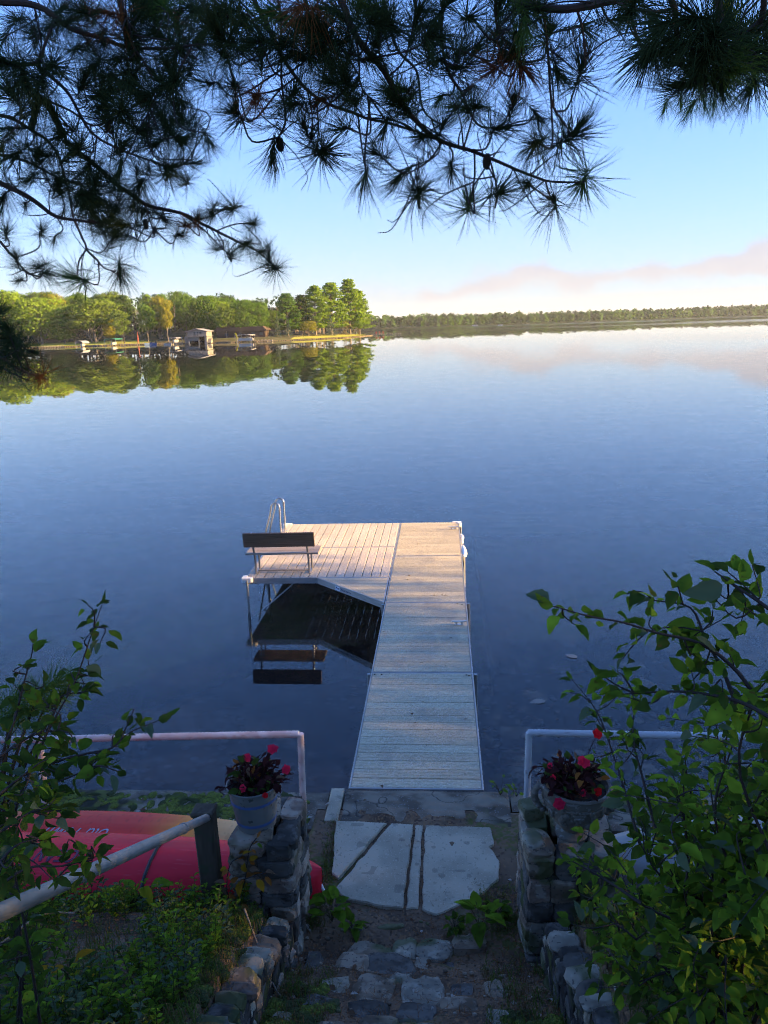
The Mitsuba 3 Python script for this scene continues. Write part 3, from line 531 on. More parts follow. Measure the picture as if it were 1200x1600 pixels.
LSH = [[[-0.54,-4.2,3.29],[-0.52,-4.16,3.37],[-0.5,-4.14,3.43],[-0.48,-4.11,3.49],[-0.46,-4.07,3.59],[-0.44,-4.04,3.67],[-0.43,-4.04,3.71]],[[-0.52,-4.14,3.15],[-0.5,-4.11,3.22],[-0.48,-4.07,3.28],[-0.45,-4.02,3.36],[-0.41,-3.97,3.44],[-0.37,-3.92,3.52],[-0.34,-3.88,3.61],[-0.32,-3.86,3.67],[-0.29,-3.82,3.76]],[[-0.49,-4.05,3.26],[-0.39,-4.03,3.29],[-0.3,-4.02,3.31],[-0.22,-4.02,3.33],[-0.16,-4.01,3.38],[-0.06,-4.0,3.42]],[[-0.48,-4.02,3.3],[-0.45,-3.95,3.4],[-0.43,-3.91,3.46],[-0.35,-3.87,3.46]],[[-0.48,-4.2,3.23],[-0.39,-4.16,3.27],[-0.31,-4.15,3.3],[-0.23,-4.13,3.33]],[[-0.52,-4.3,3.14],[-0.45,-4.23,3.16],[-0.41,-4.16,3.23],[-0.4,-4.12,3.28]],[[-0.45,-4.43,3.09],[-0.37,-4.35,3.12],[-0.28,-4.31,3.1],[-0.2,-4.27,3.1]],[[-0.54,-4.19,3.53],[-0.51,-4.12,3.63],[-0.49,-4.08,3.69],[-0.5,-4.06,3.75]],[[-0.42,-4.41,3.27],[-0.35,-4.35,3.3],[-0.3,-4.3,3.31]],[[-0.43,-4.36,3.36],[-0.38,-4.3,3.39],[-0.33,-4.26,3.41]],[[-0.47,-4.27,3.43],[-0.39,-4.2,3.47],[-0.32,-4.16,3.47]],[[-0.39,-4.51,3.21],[-0.34,-4.44,3.26],[-0.29,-4.4,3.26]]]
SAP = [[-0.6,-3.63,3.37,0.13],[-0.61,-3.75,3.38,0.105],[-0.74,-3.66,3.33,0.11],[-0.56,-3.65,3.34,0.091],[-0.72,-3.76,3.3,0.107],[-0.69,-3.67,3.28,0.099]]
FRONT_TREES = [(-165.9,294,21.6,23.9,'leafy', 'bright', 'tall bright green broadleaf tree at the left end of the far lawn'),(-149.7,290,18.4,22.6,'leafy', 'bright', 'bright green bushy tree overhanging the far shore beside the long dock'),(-139.3,287,10.4,10.5,'leafy', 'green', 'low green tree at the edge of the far lawn behind the small docks'),(-129.2,291,17.1,24.2,'oak', 'olive', 'wide olive green oak with forked pale trunks on the far lawn'),(-142.8,303,16.2,16.6,'oak', 'olive', 'olive broadleaf tree just left of the forked oak on the far lawn'),(-124.4,293,9.5,5.3,'leafy', 'gold', 'small golden green tree just right of the forked oak on the far lawn'),(-115.3,284,12.4,7.9,'round', 'olive', 'small round crowned tree beside the green boat canopy'),(-107.3,287,14.5,8.1,'oak', 'green', 'slim green tree with a bare lower trunk between two boat lifts'),(-99.1,285,14.4,6.5,'narrow', 'gold', 'narrow golden green tree left of the white boathouse'),(-95.7,297,17.6,9.3,'oak', 'green', 'tall green tree rising right behind the white boathouse'),(-87.2,297,17.1,10.8,'leafy', 'green', 'full green tree behind the right corner of the white boathouse'),(-78.4,290,13.9,9.9,'oak', 'olive', 'olive broadleaf tree right of the white boathouse'),(-71.9,293,15.1,10.5,'leafy', 'green', 'green tree behind the white boat canopy near the point'),(-66.8,296,14.1,8.5,'leafy', 'green', 'green tree standing left of the dark pines of the point'),(-62.7,299,11.2,5.6,'round', 'olive', 'small olive tree where the woods meet the pines of the point'),(-57.8,303,17.3,11.2,'pine', 'pine', 'dark pine at the left end of the wooded point'),(-53.0,307,16.6,9.8,'pine', 'deep', 'second dark pine from the left on the wooded point'),(-47.8,309,20.0,12.4,'pine', 'bright', 'tall sunlit pine in the middle of the wooded point'),(-42.3,315,21.3,13.1,'pine', 'bright', 'tall broad pine right of the middle of the wooded point'),(-36.7,330,23.1,13.7,'pine', 'bright', 'tallest pine on the wooded point with a pointed top'),(-33.4,337,18.7,11.2,'pine', 'bright', 'outermost bright pine at the tip of the wooded point'),(-60.0,294,9.2,3.0,'spruce', 'blue', 'narrow dark blue spruce at the foot of the wooded point'),(-55.2,291,6.5,3.4,'spruce', 'blue', 'small blue spruce standing alone left on the lawn of the point'),(-41.5,306,8.8,4.9,'spruce', 'blue', 'blue spruce on the lawn in the middle of the point'),(-48.8,297,6.8,7.5,'oak', 'gold', 'small gold green tree with thin trunks on the lawn of the point'),(-37.4,322,11.8,4.3,'spruce', 'rust', 'rust brown dying conifer near the tip of the point'),(-34.4,331,12.9,3.8,'spruce', 'rust', 'thin rust brown conifer nearest the tip of the point')]
WOODS = [(-76.7,338.3,14.3,11.2),(-165.3,358.3,23.1,12.3),(-81.7,335.9,16.7,13.1),(-171.9,369.9,21.8,13.1),(-119.2,368.1,21.0,11.8),(-139.3,337.5,19.8,9.6),(-139.2,347.2,20.1,10.1),(-78.2,336.9,15.3,9.1),(-117.1,356.2,21.7,10.7),(-175.5,318.3,18.1,10.5),(-95.1,305.9,15.8,11.3),(-166.0,329.0,21.9,10.9),(-151.2,369.0,21.3,11.0),(-87.8,310.4,15.4,11.9),(-161.7,308.4,18.2,9.3),(-125.8,307.9,17.2,11.2),(-203.0,347.5,24.5,11.3),(-121.0,342.2,20.2,9.6),(-194.9,329.4,23.4,12.6),(-140.1,337.5,20.6,11.6),(-182.8,313.1,20.5,12.4),(-133.5,329.2,19.8,9.7),(-165.3,331.7,20.6,13.1),(-108.0,303.6,17.6,11.8),(-159.4,341.0,20.7,12.9),(-125.5,339.2,20.2,9.0),(-90.7,369.9,17.0,12.4),(-91.4,307.3,16.8,11.9),(-191.5,369.5,24.6,14.7),(-73.4,351.7,13.4,12.3),(-168.3,367.2,22.0,14.0),(-217.7,366.8,24.9,13.9),(-101.0,346.4,18.6,10.1),(-150.1,322.4,18.2,12.8),(-126.6,357.2,20.0,9.2),(-109.2,304.4,15.6,9.8),(-70.4,304.4,12.7,11.1),(-163.4,330.1,22.3,12.6),(-95.9,311.5,17.2,11.9),(-194.2,343.6,22.6,13.0),(-98.7,351.8,18.6,13.4),(-149.4,366.2,21.6,14.7),(-209.2,363.1,25.4,11.0),(-132.6,312.6,17.9,10.2),(-94.3,328.6,17.8,12.7),(-110.2,371.6,20.3,12.0),(-83.4,366.8,17.0,10.1),(-113.3,316.4,17.6,12.0),(-189.5,366.9,24.2,10.5),(-87.8,314.8,15.4,9.6),(-119.2,340.6,20.5,8.5),(-153.8,334.1,20.7,8.5),(-185.9,319.5,20.5,12.6),(-77.0,330.7,15.8,12.4),(-90.3,369.0,17.2,12.0),(-87.5,325.5,17.3,10.9),(-93.9,349.7,19.4,10.1),(-196.7,365.5,24.1,15.3),(-104.7,362.8,20.0,14.1),(-153.0,351.4,20.6,9.3),(-152.2,364.4,22.1,14.9),(-140.5,333.2,21.7,13.6),(-156.2,356.7,20.9,13.0),(-189.9,338.1,22.3,13.1),(-172.2,344.2,21.7,10.7),(-97.0,312.5,16.7,10.0),(-203.7,349.8,23.2,14.8),(-228.6,368.9,25.8,11.1),(-145.2,332.8,20.8,8.9),(-162.0,313.0,19.4,11.6),(-203.3,348.1,24.4,13.8),(-172.1,351.0,21.3,12.5),(-120.2,364.6,22.5,11.5),(-75.8,307.0,14.4,10.0),(-74.1,324.8,13.6,8.5),(-76.3,319.1,14.7,8.7),(-74.1,310.2,13.3,9.7),(-201.9,338.8,24.8,14.4)]
SHADE = [(24,-9,13,11,10),(25,-3.2,13.5,10,80),(25,2.65,12.5,7.0,150),(36,-5,16,14,40),(38,-1.0,16,9,200),(34,-16,15,14,300),(28,-18,14,12,20)]

# ---------------------------------------------------------------- the dock
DZ = .60
dock = thing('dock', 'L-shaped floating-grey plank dock on metal legs running out from the shore', 'dock')
labels[dock]['label'] = 'L-shaped dock of pale composite planks on metal legs reaching out over the lake'
W, S, PW = 1.22, 2.44, .1525
def ribbed(w, L, th=.032):
    # a composite deck board: two shallow grooves along its top
    h, g_ = w / 2, .0035
    p = [(-h, -th), (h, -th), (h, -.004), (h - .004, 0)]
    for c in (w / 6, -w / 6):
        p += [(c + g_, 0), (c, -.004), (c - g_, 0)]
    p += [(-h + .004, 0), (-h, -.004)]
    m = trimesh.creation.extrude_polygon(Polygon(p), L, engine='earcut')
    v = np.array(m.vertices)
    return trimesh.Trimesh(np.stack([v[:, 2] - L / 2, v[:, 0], v[:, 1]], 1), m.faces, process=False)


from shapely.geometry import Polygon
pm = ribbed(PW - .006, 1.176)
plank_x = mikit.ply(pm, 'mat_plank')
FR = .018


def frame_box(x0, x1, y0, y1, w=FR, h=.10, top=-.002, cross=0):
    ms = [box(x0, x0 + w, y0, y1, DZ + top - h, DZ + top, .003), box(x1 - w, x1, y0, y1, DZ + top - h, DZ + top, .003),
          box(x0 + w, x1 - w, y0, y0 + w, DZ + top - h, DZ + top, .003), box(x0 + w, x1 - w, y1 - w, y1, DZ + top - h, DZ + top, .003)]
    for k in range(cross):
        t = (k + 1) / (cross + 1)
        ms.append(box(x0 + w, x1 - w, y0 + (y1 - y0) * t - .02, y0 + (y1 - y0) * t + .02, DZ - .095, DZ - .04))
    return cat_(ms)


rng = np.random.default_rng(3)
for s in range(4):
    y0 = s * S + .01
    sec = obj('walkway_section', frame_box(0, W, y0, y0 + S - .012), 'mat_aluminium', dock)
    n = 16
    for k in range(n):
        yc = y0 + FR + (S - .012 - 2 * FR) * (k + .5) / n
        obj('plank', plank_x, None, sec, xf=M4((W / 2, yc, DZ + rng.uniform(-.0015, .0015)), rot((1, 0, 0), rng.uniform(-.35, .35)) @ rot((0, 0, 1), rng.uniform(-.06, .06)), (1, .972, 1)))
py0 = 4 * S - 3.66
for s in range(2):
    y0 = py0 + s * 1.83 + .002
    y1 = y0 + 1.826
    sec = obj('platform_section', frame_box(-2.44, -.006, y0, y1, cross=2), 'mat_aluminium', dock)
    for k in range(16):
        xc = -2.44 + FR + (2.434 - 2 * FR) * (k + .5) / 16
        m = ribbed(PW - .012, 1.778)
        m.apply_transform(M4((0, 0, 0), rot((0, 0, 1), 90)))
        if s == 0 and k == 0:
            plank_y = mikit.ply(m, 'mat_plank_along')
        obj('plank', plank_y, None, sec, xf=M4((xc, (y0 + y1) / 2, DZ + rng.uniform(-.0015, .0015)), rot((0, 1, 0), rng.uniform(-.3, .3)), (.972, 1, 1)))
# triangular corner piece in the inner angle
ty, tw = py0 - .006, 1.21
tri = [(-tw, ty), (-.012, ty), (-.012, ty - tw)]
fr = Polygon(tri).difference(Polygon(tri).buffer(-.022))
m = trimesh.creation.extrude_polygon(fr, .10, engine='earcut')
m.apply_translation((0, 0, DZ - .102))
sec = obj('corner_section', m, 'mat_aluminium', dock, label='triangular plank infill in the inner corner')
inner = Polygon(tri).buffer(-.023)
for k in range(8):
    ya = ty - .023 - k * (tw - .05) / 8
    strip = inner.intersection(Polygon([(-2, ya - (tw - .05) / 8 + .007), (1, ya - (tw - .05) / 8 + .007), (1, ya), (-2, ya)]))
    if strip.is_empty or strip.area < .002:
        continue
    m = trimesh.creation.extrude_polygon(strip, .03, engine='earcut')
    m.apply_translation((0, 0, DZ - .0305))
    obj('plank', m, 'mat_plank', sec)
# sticker on the slanted fascia: a pale strip with small dark lettering too fine to read
d = np.array([1, -1, 0]) / math.sqrt(2)
fr3 = np.stack([d, [0, 0, 1.0], np.cross(d, [0, 0, 1.0])], 1)
mid = np.array([-tw + .66 * .75, ty - .66 * .75, DZ - .052])
st = obj('sticker', box(-.21, .21, -.036, .036, 0, .002), 'mat_sticker', dock, xf=M4(mid + fr3[:, 2] * .001, fr3))
ms = []
for x, w, h in [(-.19, .03, .05), (-.155, .022, .034), (-.128, .022, .034), (-.07, .035, .05), (-.028, .026, .034), (.004, .03, .034), (.04, .03, .034), (.076, .026, .034), (.108, .018, .034), (.132, .026, .034), (.164, .03, .034)]:
    ms += [box(x, x + w * .3, -.022, -.022 + h, .002, .0035), box(x + w * .62, x + w * .85, -.022, -.022 + h * .8, .002, .0035), box(x, x + w * .8, -.006, .002, .002, .0036)]
obj('lettering', cat_(ms), 'mat_sticker_ink', st, xf=M4(mid + fr3[:, 2] * .001, fr3))
# legs, braces, brackets
def leg(x, y, top=DZ - .02, r=.024):
    obj('leg', tube([(x, y, top), (x, y, -.62 - .09 * y)], r, 10), 'mat_aluminium', dock, smooth=40)


for x, y in [(-2.40, py0 - .035), (-2.475, 7.93), (-2.40, 9.79), (-1.0, 9.79), (-.03, 4.86), (1.25, 4.88), (-.03, 2.44), (1.25, 2.44), (1.25, 7.32), (1.25, 9.72)]:
    leg(x, y)
for a, b in [((-2.39, py0 + .05, -.16), (-1.55, py0 + .35, DZ - .10)), ((-2.47, 7.93, -.2), (-2.47, 7.0, DZ - .1)), ((-2.40, 9.72, -.3), (-1.5, 9.5, DZ - .1))]:
    obj('brace', tube([a, b], .014, 8), 'mat_aluminium', dock, smooth=40)
def corner_cap(x, y, ang):
    pts = [(0, 0), (.19, 0)] + [(.19 + .035 * math.sin(t), .035 - .035 * math.cos(t)) for t in np.linspace(0, math.pi, 7)] + [(.19, .07), (.07, .075), (.075, .19)] + [(.035 + .035 * math.cos(t), .19 + .035 * math.sin(t)) for t in np.linspace(0, math.pi, 7)] + [(0, .19)]
    m = trimesh.creation.extrude_polygon(Polygon(np.array(pts) * .72).buffer(.012, 3), .075, engine='earcut')
    obj('corner_bumper', m, 'mat_white_plastic', dock, smooth=40, xf=M4((x, y, DZ - .065), rot((0, 0, 1), ang)))


corner_cap(-2.475, py0 - .035, 0)
corner_cap(-2.475, 9.795, -90)
corner_cap(1.255, 9.795, 180)
for y, L, r in [(7.75, .85, .045), (8.75, .45, .03)]:
    p = [(1.235 + r * .55 + .012 * math.sin(t * 5), y - L / 2 + L * t, DZ - .03 - .02 * t) for t in np.linspace(0, 1, 14)]
    obj('side_bumper', tube(p, [.012, r, r * 1.1, r, r, r * .8, .012], 12), 'mat_white_plastic', dock, smooth=50)
obj('side_bumper', tube([(1.25, 8.2 + .3 * t, DZ - .03) for t in np.linspace(0, 1, 6)], [.01, .022, .025, .02, .01], 10), 'mat_white_plastic', dock, smooth=50)
for y in (3.98, 9.18):
    pr = [(-.11, .045), (-.10, .055), (-.05, .05), (.05, .05), (.10, .055), (.11, .045), (.05, .036), (-.05, .036)]
    m = trimesh.creation.extrude_polygon(Polygon(pr), .03, engine='earcut')
    m.apply_transform(rot4 := M4((0, .015, 0), rot((1, 0, 0), 90)))
    c = cat_([m, box(-.05, -.025, -.012, .012, .0, .04), box(.025, .05, -.012, .012, .0, .04), box(-.06, .06, -.022, .022, 0, .006)])
    obj('cleat', c, 'mat_steel', dock, smooth=30, xf=M4((W - .13, y, DZ + .003), rot((0, 0, 1), 4)))
for x, y in [(.05, 2.38), (.13, 2.38), (1.14, 2.37), (1.15, 4.78)]:
    obj('bolt', tube([(x, y, DZ - .001), (x, y, DZ + .006)], .011, 8), 'mat_black', dock)

# ---------------------------------------------------------------- bench on the platform
bench = thing('bench', 'board bench on a metal frame with its back to the shore on the dock platform', 'bench')
by_ = 6.30
lean = -.10


def bx_back(u):  # upright line: height above the deck -> y
    return by_ + lean * u / .74 * .9


bk = box(-.60, .60, -.019, .019, 0, .25, .004)
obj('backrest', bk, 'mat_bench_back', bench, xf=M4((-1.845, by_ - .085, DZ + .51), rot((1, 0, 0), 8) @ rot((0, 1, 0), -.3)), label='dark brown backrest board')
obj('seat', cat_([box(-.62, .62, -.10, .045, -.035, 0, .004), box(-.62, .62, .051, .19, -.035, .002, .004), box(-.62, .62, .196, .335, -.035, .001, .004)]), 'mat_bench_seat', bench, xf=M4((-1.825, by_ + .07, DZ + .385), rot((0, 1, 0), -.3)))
for x in (-2.30, -1.385):
    obj('upright', tube(smooth_path([(x, by_ + .06, DZ + .012), (x, by_ + .03, DZ + .30), (x, by_ - .045, DZ + .50), (x, by_ - .105, DZ + .76)], 5), .019, 8), 'mat_bench_frame', bench, smooth=50)
    obj('front_leg', tube([(x + .01, by_ + .29, DZ + .012), (x + .01, by_ + .27, DZ + .345)], .017, 8), 'mat_bench_frame', bench, smooth=50)
    obj('runner', box(x - .018, x + .022, by_ + .02, by_ + .33, DZ + .0025, DZ + .02, .003), 'mat_bench_frame', bench)
    obj('seat_bracket', box(x - .014, x + .014, by_ + .0, by_ + .30, DZ + .330, DZ + .349), 'mat_bench_frame', bench)
obj('stretcher', box(-2.28, -1.40, by_ + .10, by_ + .15, DZ + .026, DZ + .045, .004), 'mat_bench_seat', bench)

# ---------------------------------------------------------------- swim ladder
lad = thing('swim_ladder', 'steel swim ladder with two hooped handrails at the far left of the dock platform', 'ladder')
for y in (8.72, 9.16):
    p = [(-2.34, y, DZ + .003), (-2.34, y, DZ + .55)] + [(-2.425 + .085 * math.cos(t), y, DZ + .60 + .10 * math.sin(t)) for t in np.linspace(.2, 2.9, 9)] + [(-2.54, y, DZ + .45), (-2.69, y, DZ - .1), (-2.86, y, -.75)]
    obj('handrail', tube(smooth_path(p, 3), .018, 10), 'mat_steel', lad, smooth=50)
    obj('foot_plate', trimesh.creation.cylinder(.045, .008, transform=trimesh.transformations.translation_matrix((-2.34, y, DZ + .007)), sections=16), 'mat_steel', lad)
for z in (.18, -.12, -.42):
    x = -2.69 - .17 * (.5 - z) / 1.25
    obj('rung', box(x - .05, x + .05, 8.72, 9.16, z - .012, z + .012, .004), 'mat_steel', lad)

# ---------------------------------------------------------------- pipe railings along the seawall
rl = thing('pipe_railing', 'pale pink pipe railing along the water behind the kayaks', 'railing')
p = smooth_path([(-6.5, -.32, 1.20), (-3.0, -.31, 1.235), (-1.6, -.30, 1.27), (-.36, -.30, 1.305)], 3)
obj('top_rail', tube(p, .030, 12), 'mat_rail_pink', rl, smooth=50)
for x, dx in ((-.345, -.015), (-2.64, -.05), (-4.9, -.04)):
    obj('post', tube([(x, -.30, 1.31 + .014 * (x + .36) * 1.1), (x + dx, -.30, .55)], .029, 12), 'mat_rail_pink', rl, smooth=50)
rl = thing('pipe_railing', 'grey painted pipe railing along the water behind the stone urn', 'railing')
obj('top_rail', tube([(1.565, -.30, 1.335), (2.5, -.30, 1.325), (5.5, -.32, 1.31)], .028, 12), 'mat_rail_grey', rl, smooth=50)
for x in (1.575, 3.9):
    obj('post', tube([(x, -.30, 1.335), (x - .012, -.30, .55)], .029, 12), 'mat_rail_grey', rl, smooth=50)

# ---------------------------------------------------------------- sloping handrail with its wooden post
hr = thing('handrail', 'sloping galvanised pipe handrail running up the left side of the steps', 'handrail')
a, b = np.array([-.66, -1.90, 1.60]), np.array([-.50, -4.31, 2.93])
b2 = a + (b - a) * 1.5
obj('pipe', tube([a, a + (b - a) * .215], .026, 14), 'mat_galvanised', hr, smooth=50)
obj('pipe', tube([a + (b - a) * .215, b2], .029, 14), 'mat_galvanised', hr, smooth=50)
obj('coupling', tube([a + (b - a) * .209, a + (b - a) * .222], .032, 14), 'mat_galvanised', hr, smooth=50)
pst = thing('handrail_post', 'dark mossy wooden post holding the lower end of the pipe handrail', 'post')
m = box(-.065, .065, -.055, .055, 0, 1.16, .012)
obj('shaft', m, 'mat_post_wood', pst, xf=M4((-.672, -1.86, .45), rot((0, 1, 0), -1)))
obj('cap', box(-.075, .075, -.065, .065, 0, .035, .010), 'mat_post_wood', pst, xf=M4((-.692, -1.86, 1.605), rot((0, 1, 0), -1)))
pst2 = thing('handrail_post', 'wooden handrail post higher up the steps beside the camera', 'post')
obj('shaft', m, 'mat_post_wood', pst2, xf=M4((-.50, -5.2, 2.05)))

# ---------------------------------------------------------------- kayaks lying upside down on the terrace
PROF = np.array([(-1.0, 0), (-1.0, .12), (-.985, .42), (-.90, .70), (-.70, .86), (-.38, .96), (0, 1.0), (.38, .96), (.70, .86), (.90, .70), (.985, .42), (1.0, .12), (1.0, 0)])
PT = np.linspace(0, 1, len(PROF))


def make_kayak(Lk, Wk, Hk, sharp=.62, rocker=.06):
    def width(s):
        return Wk / 2 * np.clip(np.sin(np.pi * np.clip(s, 1e-4, 1 - 1e-4)), 0, 1) ** sharp

    def surf(s, t):
        s, t = np.broadcast_arrays(np.asarray(s, float), np.asarray(t, float))
        u = np.interp(t, PT, PROF[:, 0])
        h = np.interp(t, PT, PROF[:, 1])
        e = np.abs(2 * s - 1)
        z = Hk * h * (1 - .42 * e ** 4) + rocker * e ** 3
        return np.stack([(s - .5) * Lk, u * width(s), z], -1)

    ss = (1 - np.cos(np.linspace(0, np.pi, 57))) / 2
    tt = np.interp(np.linspace(0, 1, 37), np.linspace(0, 1, len(PT)), PT)
    Sg, Tg = np.meshgrid(ss, tt, indexing='ij')
    v = surf(Sg, Tg).reshape(-1, 3)
    n, m = Sg.shape
    i, j = np.meshgrid(np.arange(n - 1), np.arange(m - 1), indexing='ij')
    q = np.stack([i * m + j, i * m + j + 1, (i + 1) * m + j + 1, (i + 1) * m + j], -1).reshape(-1, 4)
    hull = trimesh.Trimesh(v, np.vstack([q[:, [0, 1, 2]], q[:, [0, 2, 3]]])[:, ::-1], process=False)
    rim = [surf(ss, 0.0) + [0, 0, 0], (surf(ss, 1.0))[::-1]]
    rimt = tube(np.vstack([rim[0], rim[1][1:]]), .017, 8)
    deck = []
    for k in range(n - 1):
        deck.append([k * m, (k + 1) * m, (k + 1) * m + m - 1])
        deck.append([k * m, (k + 1) * m + m - 1, k * m + m - 1])
    deckm = trimesh.Trimesh(v + [0, 0, .02], deck, process=False)
    return surf, hull, rimt, deckm


def wrap_text(surf, txt, height, s0, t0, Lk, bold=False, shear=0.0, flip=True, depth=.0025):
    m = meshkit.text_mesh(txt, height, depth, bold)
    v = np.array(m.vertices)
    v[:, 0] += shear * v[:, 1]
    w = v[:, 0].max()
    x, y = (w - v[:, 0], v[:, 1]) if flip else (v[:, 0], v[:, 1])
    # upside down on the near side: the letters' tops point towards the ground, the line reads from right to left
    s = s0 + x / Lk
    girth = np.linalg.norm(np.diff(surf(np.full(400, s0), np.linspace(0, 1, 400)), axis=0), axis=1).sum()
    t = t0 - y / girth
    e = 1e-3
    p = surf(s, t)
    nrm = np.cross(surf(s + e, t) - p, surf(s, t + e) - p)
    nrm /= np.linalg.norm(nrm, axis=1, keepdims=True)
    nrm *= np.where((nrm * (p - [0, 0, .0])).sum(1) < 0, -1, 1)[:, None]
    m.vertices = p + nrm * (v[:, 2:3] + .0015)
    return trimesh.Trimesh(m.vertices, m.faces if False else m.faces[:, ::-1] if flip else m.faces, process=False)


kk = thing('kayak', 'red kayak fading to orange and yellow lying upside down against the seawall', 'kayak')
Lk = 3.35
surf, hull, rimt, deckm = make_kayak(Lk, .72, .27)
xf = M4((-1.93, -.83, .50), rot((0, 0, 1), -1.5) @ rot((1, 0, 0), -3))
obj('hull', hull, 'mat_kayak_sunset', kk, smooth=50, xf=xf)
obj('rim', rimt, 'mat_black', kk, smooth=50, xf=xf)
obj('deck', deckm, 'mat_kayak_sunset', kk, xf=xf)
t = wrap_text(surf, 'Old Town', .085, .372, .462, Lk, False, .45)
obj('lettering', t, 'mat_letter_silver', kk, xf=xf, label='silver slanted lettering upside down')
sx = .395
pts = surf(np.linspace(sx, sx + .055, 8), .365)
obj('underline', tube(pts + [0, -.003, .002], .005, 6), 'mat_letter_silver', kk, xf=xf)
obj('rivet', trimesh.creation.icosphere(2, .012).apply_translation(surf(.66, .41)), 'mat_steel', kk, smooth=True, xf=xf)

kk = thing('kayak', 'dark pink kayak lying upside down nearest the handrail', 'kayak')
Lk = 3.5
surf, hull, rimt, deckm = make_kayak(Lk, .78, .40, .40, .05)
xf = M4((-1.79, -1.30, .50), rot((0, 0, 1), -1.0) @ rot((1, 0, 0), -4))
obj('hull', hull, 'mat_kayak_red', kk, smooth=50, xf=xf)
obj('rim', rimt, 'mat_kayak_red', kk, smooth=50, xf=xf)
obj('deck', deckm, 'mat_kayak_red', kk, xf=xf)
t = wrap_text(surf, 'OCEAN KAYAK', .085, .265, .47, Lk, True, .25)
obj('lettering', t, 'mat_letter_dark', kk, xf=xf, label='dark purple capital lettering upside down')
obj('strap', tube(smooth_path(np.vstack([surf(.645, np.linspace(.02, .62, 16)) * [1, 1.012, 1.012], ]), 1), .013, 8), 'mat_black', kk, xf=xf)
for q in (.02, .03):
    obj('rivet', trimesh.creation.icosphere(1, .008).apply_translation(surf(.51, .43 + q)), 'mat_steel', kk, smooth=True, xf=xf)
e = surf(.985, .5)
obj('toggle_handle', tube([e + [.02, 0, -.10], e + [.10, -.05, -.24]], .013, 8), 'mat_white_plastic', kk, smooth=50, xf=xf)
obj('toggle_cord', tube([e + [-.01, 0, -.02], e + [.05, -.03, -.1], e + [.03, -.02, -.13]], .005, 6), 'mat_black', kk, xf=xf)
pd = thing('paddle', 'yellow paddle blade poking out under the dark pink kayak', 'paddle')
pl_ = [(0, 0), (.04, .05), (.085, .14), (.095, .26), (.08, .36), (.04, .42), (-.04, .42), (-.08, .36), (-.095, .26), (-.085, .14), (-.04, .05)]
m = trimesh.creation.extrude_polygon(Polygon(pl_).buffer(-.005), .014, engine='earcut')
obj('blade', m, 'mat_yellow', pd, xf=M4((-1.62, -1.55, .60), rot((0, 0, 1), 150) @ rot((0, 1, 0), 25)))
obj('shaft', tube([(-1.62, -1.55, .60), (-1.30, -1.02, .53)], .015, 8), 'mat_black', pd, smooth=50)

# ---------------------------------------------------------------- stone pillars, retaining walls, steps
def stack(name, label, rows, core, seed, cat='stone pillar'):
    t = thing(name, label, cat)
    obj('mortar', cat_(core), 'mat_mortar', t, smooth=30)
    for k, (x, y, z, sx, sy, sz, ang, mt) in enumerate(rows):
        obj('stone', rock((sx, sy, sz), seed + k, 2, .20, 5.0), 'mat_stone_' + mt, t, smooth=20, xf=M4((x, y, z), rot((0, 0, 1), ang)))
    return t


def mortar_block(x0, x1, y0, y1, z0, z1, seed):
    m = rock((x1 - x0, y1 - y0, z1 - z0), seed, 3, .05, 9.0)
    m.apply_translation(((x0 + x1) / 2, (y0 + y1) / 2, (z0 + z1) / 2))
    return m


def pillar(name, label, x0, x1, y0, y1, z0, z1, seed, fronts, sides):
    """fieldstones in uneven courses round a mortar core, their faces standing proud by a finger's width"""
    g = np.random.default_rng(seed)
    R = []
    z = z0
    while z < z1 - .05:
        h = min(g.uniform(.09, .19), z1 - z)
        for face in ('front', 'left', 'right', 'back'):
            L = (x1 - x0) if face in ('front', 'back') else (y1 - y0)
            u = 0
            while u < L - .03:
                w = min(g.uniform(.13, .30), L - u)
                if L - u - w < .07:
                    w = L - u
                d = g.uniform(.12, .17)
                c = u + w / 2
                off = d / 2 - g.uniform(.008, .03)
                x, y = {'front': (x0 + c, y0 + off), 'back': (x0 + c, y1 - off), 'left': (x0 + off, y0 + c), 'right': (x1 - off, y0 + c)}[face]
                sx, sy = (w * 1.02, d) if face in ('front', 'back') else (d, w * 1.02)
                R.append((x, y, z + h / 2, sx, sy, h * g.uniform(.97, 1.06), g.uniform(-7, 7), g.choice(fronts if face in ('front', 'back') else sides)))
                u += w
        z += h
    n = 3
    for i in range(n):
        for j in range(2):
            R.append((x0 + (x1 - x0) * (i + .5) / n + g.uniform(-.02, .02), y0 + (y1 - y0) * (j + .5) / 2, z1 - .035 + g.uniform(-.02, .015), (x1 - x0) / n * g.uniform(.85, 1.1), (y1 - y0) / 2 * g.uniform(.85, 1.08), .10, g.uniform(-12, 12), g.choice(MIX)))
    return stack(name, label, R, [mortar_block(x0 + .012, x1 - .012, y0 + .012, y1 - .012, z0 - .12, z1 - .02, seed)], seed)


MIX = ['dark', 'dark', 'brown', 'rose', 'dark', 'brown', 'blue']     # one mixture of stones for every face
lp = pillar('stone_pillar', 'mossy fieldstone pillar left of the path under the grey bucket', -.525, -.115, -1.93, -1.42, .50, 1.44, 41, MIX, MIX)
pillar('stone_pillar', 'fieldstone pillar right of the path under the carved urn', 1.39, 1.95, -1.94, -1.42, .50, 1.40, 92, MIX, MIX)
for k, (x, y, z, a, b, c, m) in enumerate([(1.46, -1.50, 1.43, .17, .16, .10, 'blue'), (1.44, -1.82, 1.40, .13, .18, .08, 'blue')]):
    obj('stone', rock((a, b, c), 700 + k, 2, .15, 4.5), 'mat_stone_' + m, 'stone_pillar_001', smooth=35, xf=M4((x, y, z), rot((0, 0, 1), 12)))


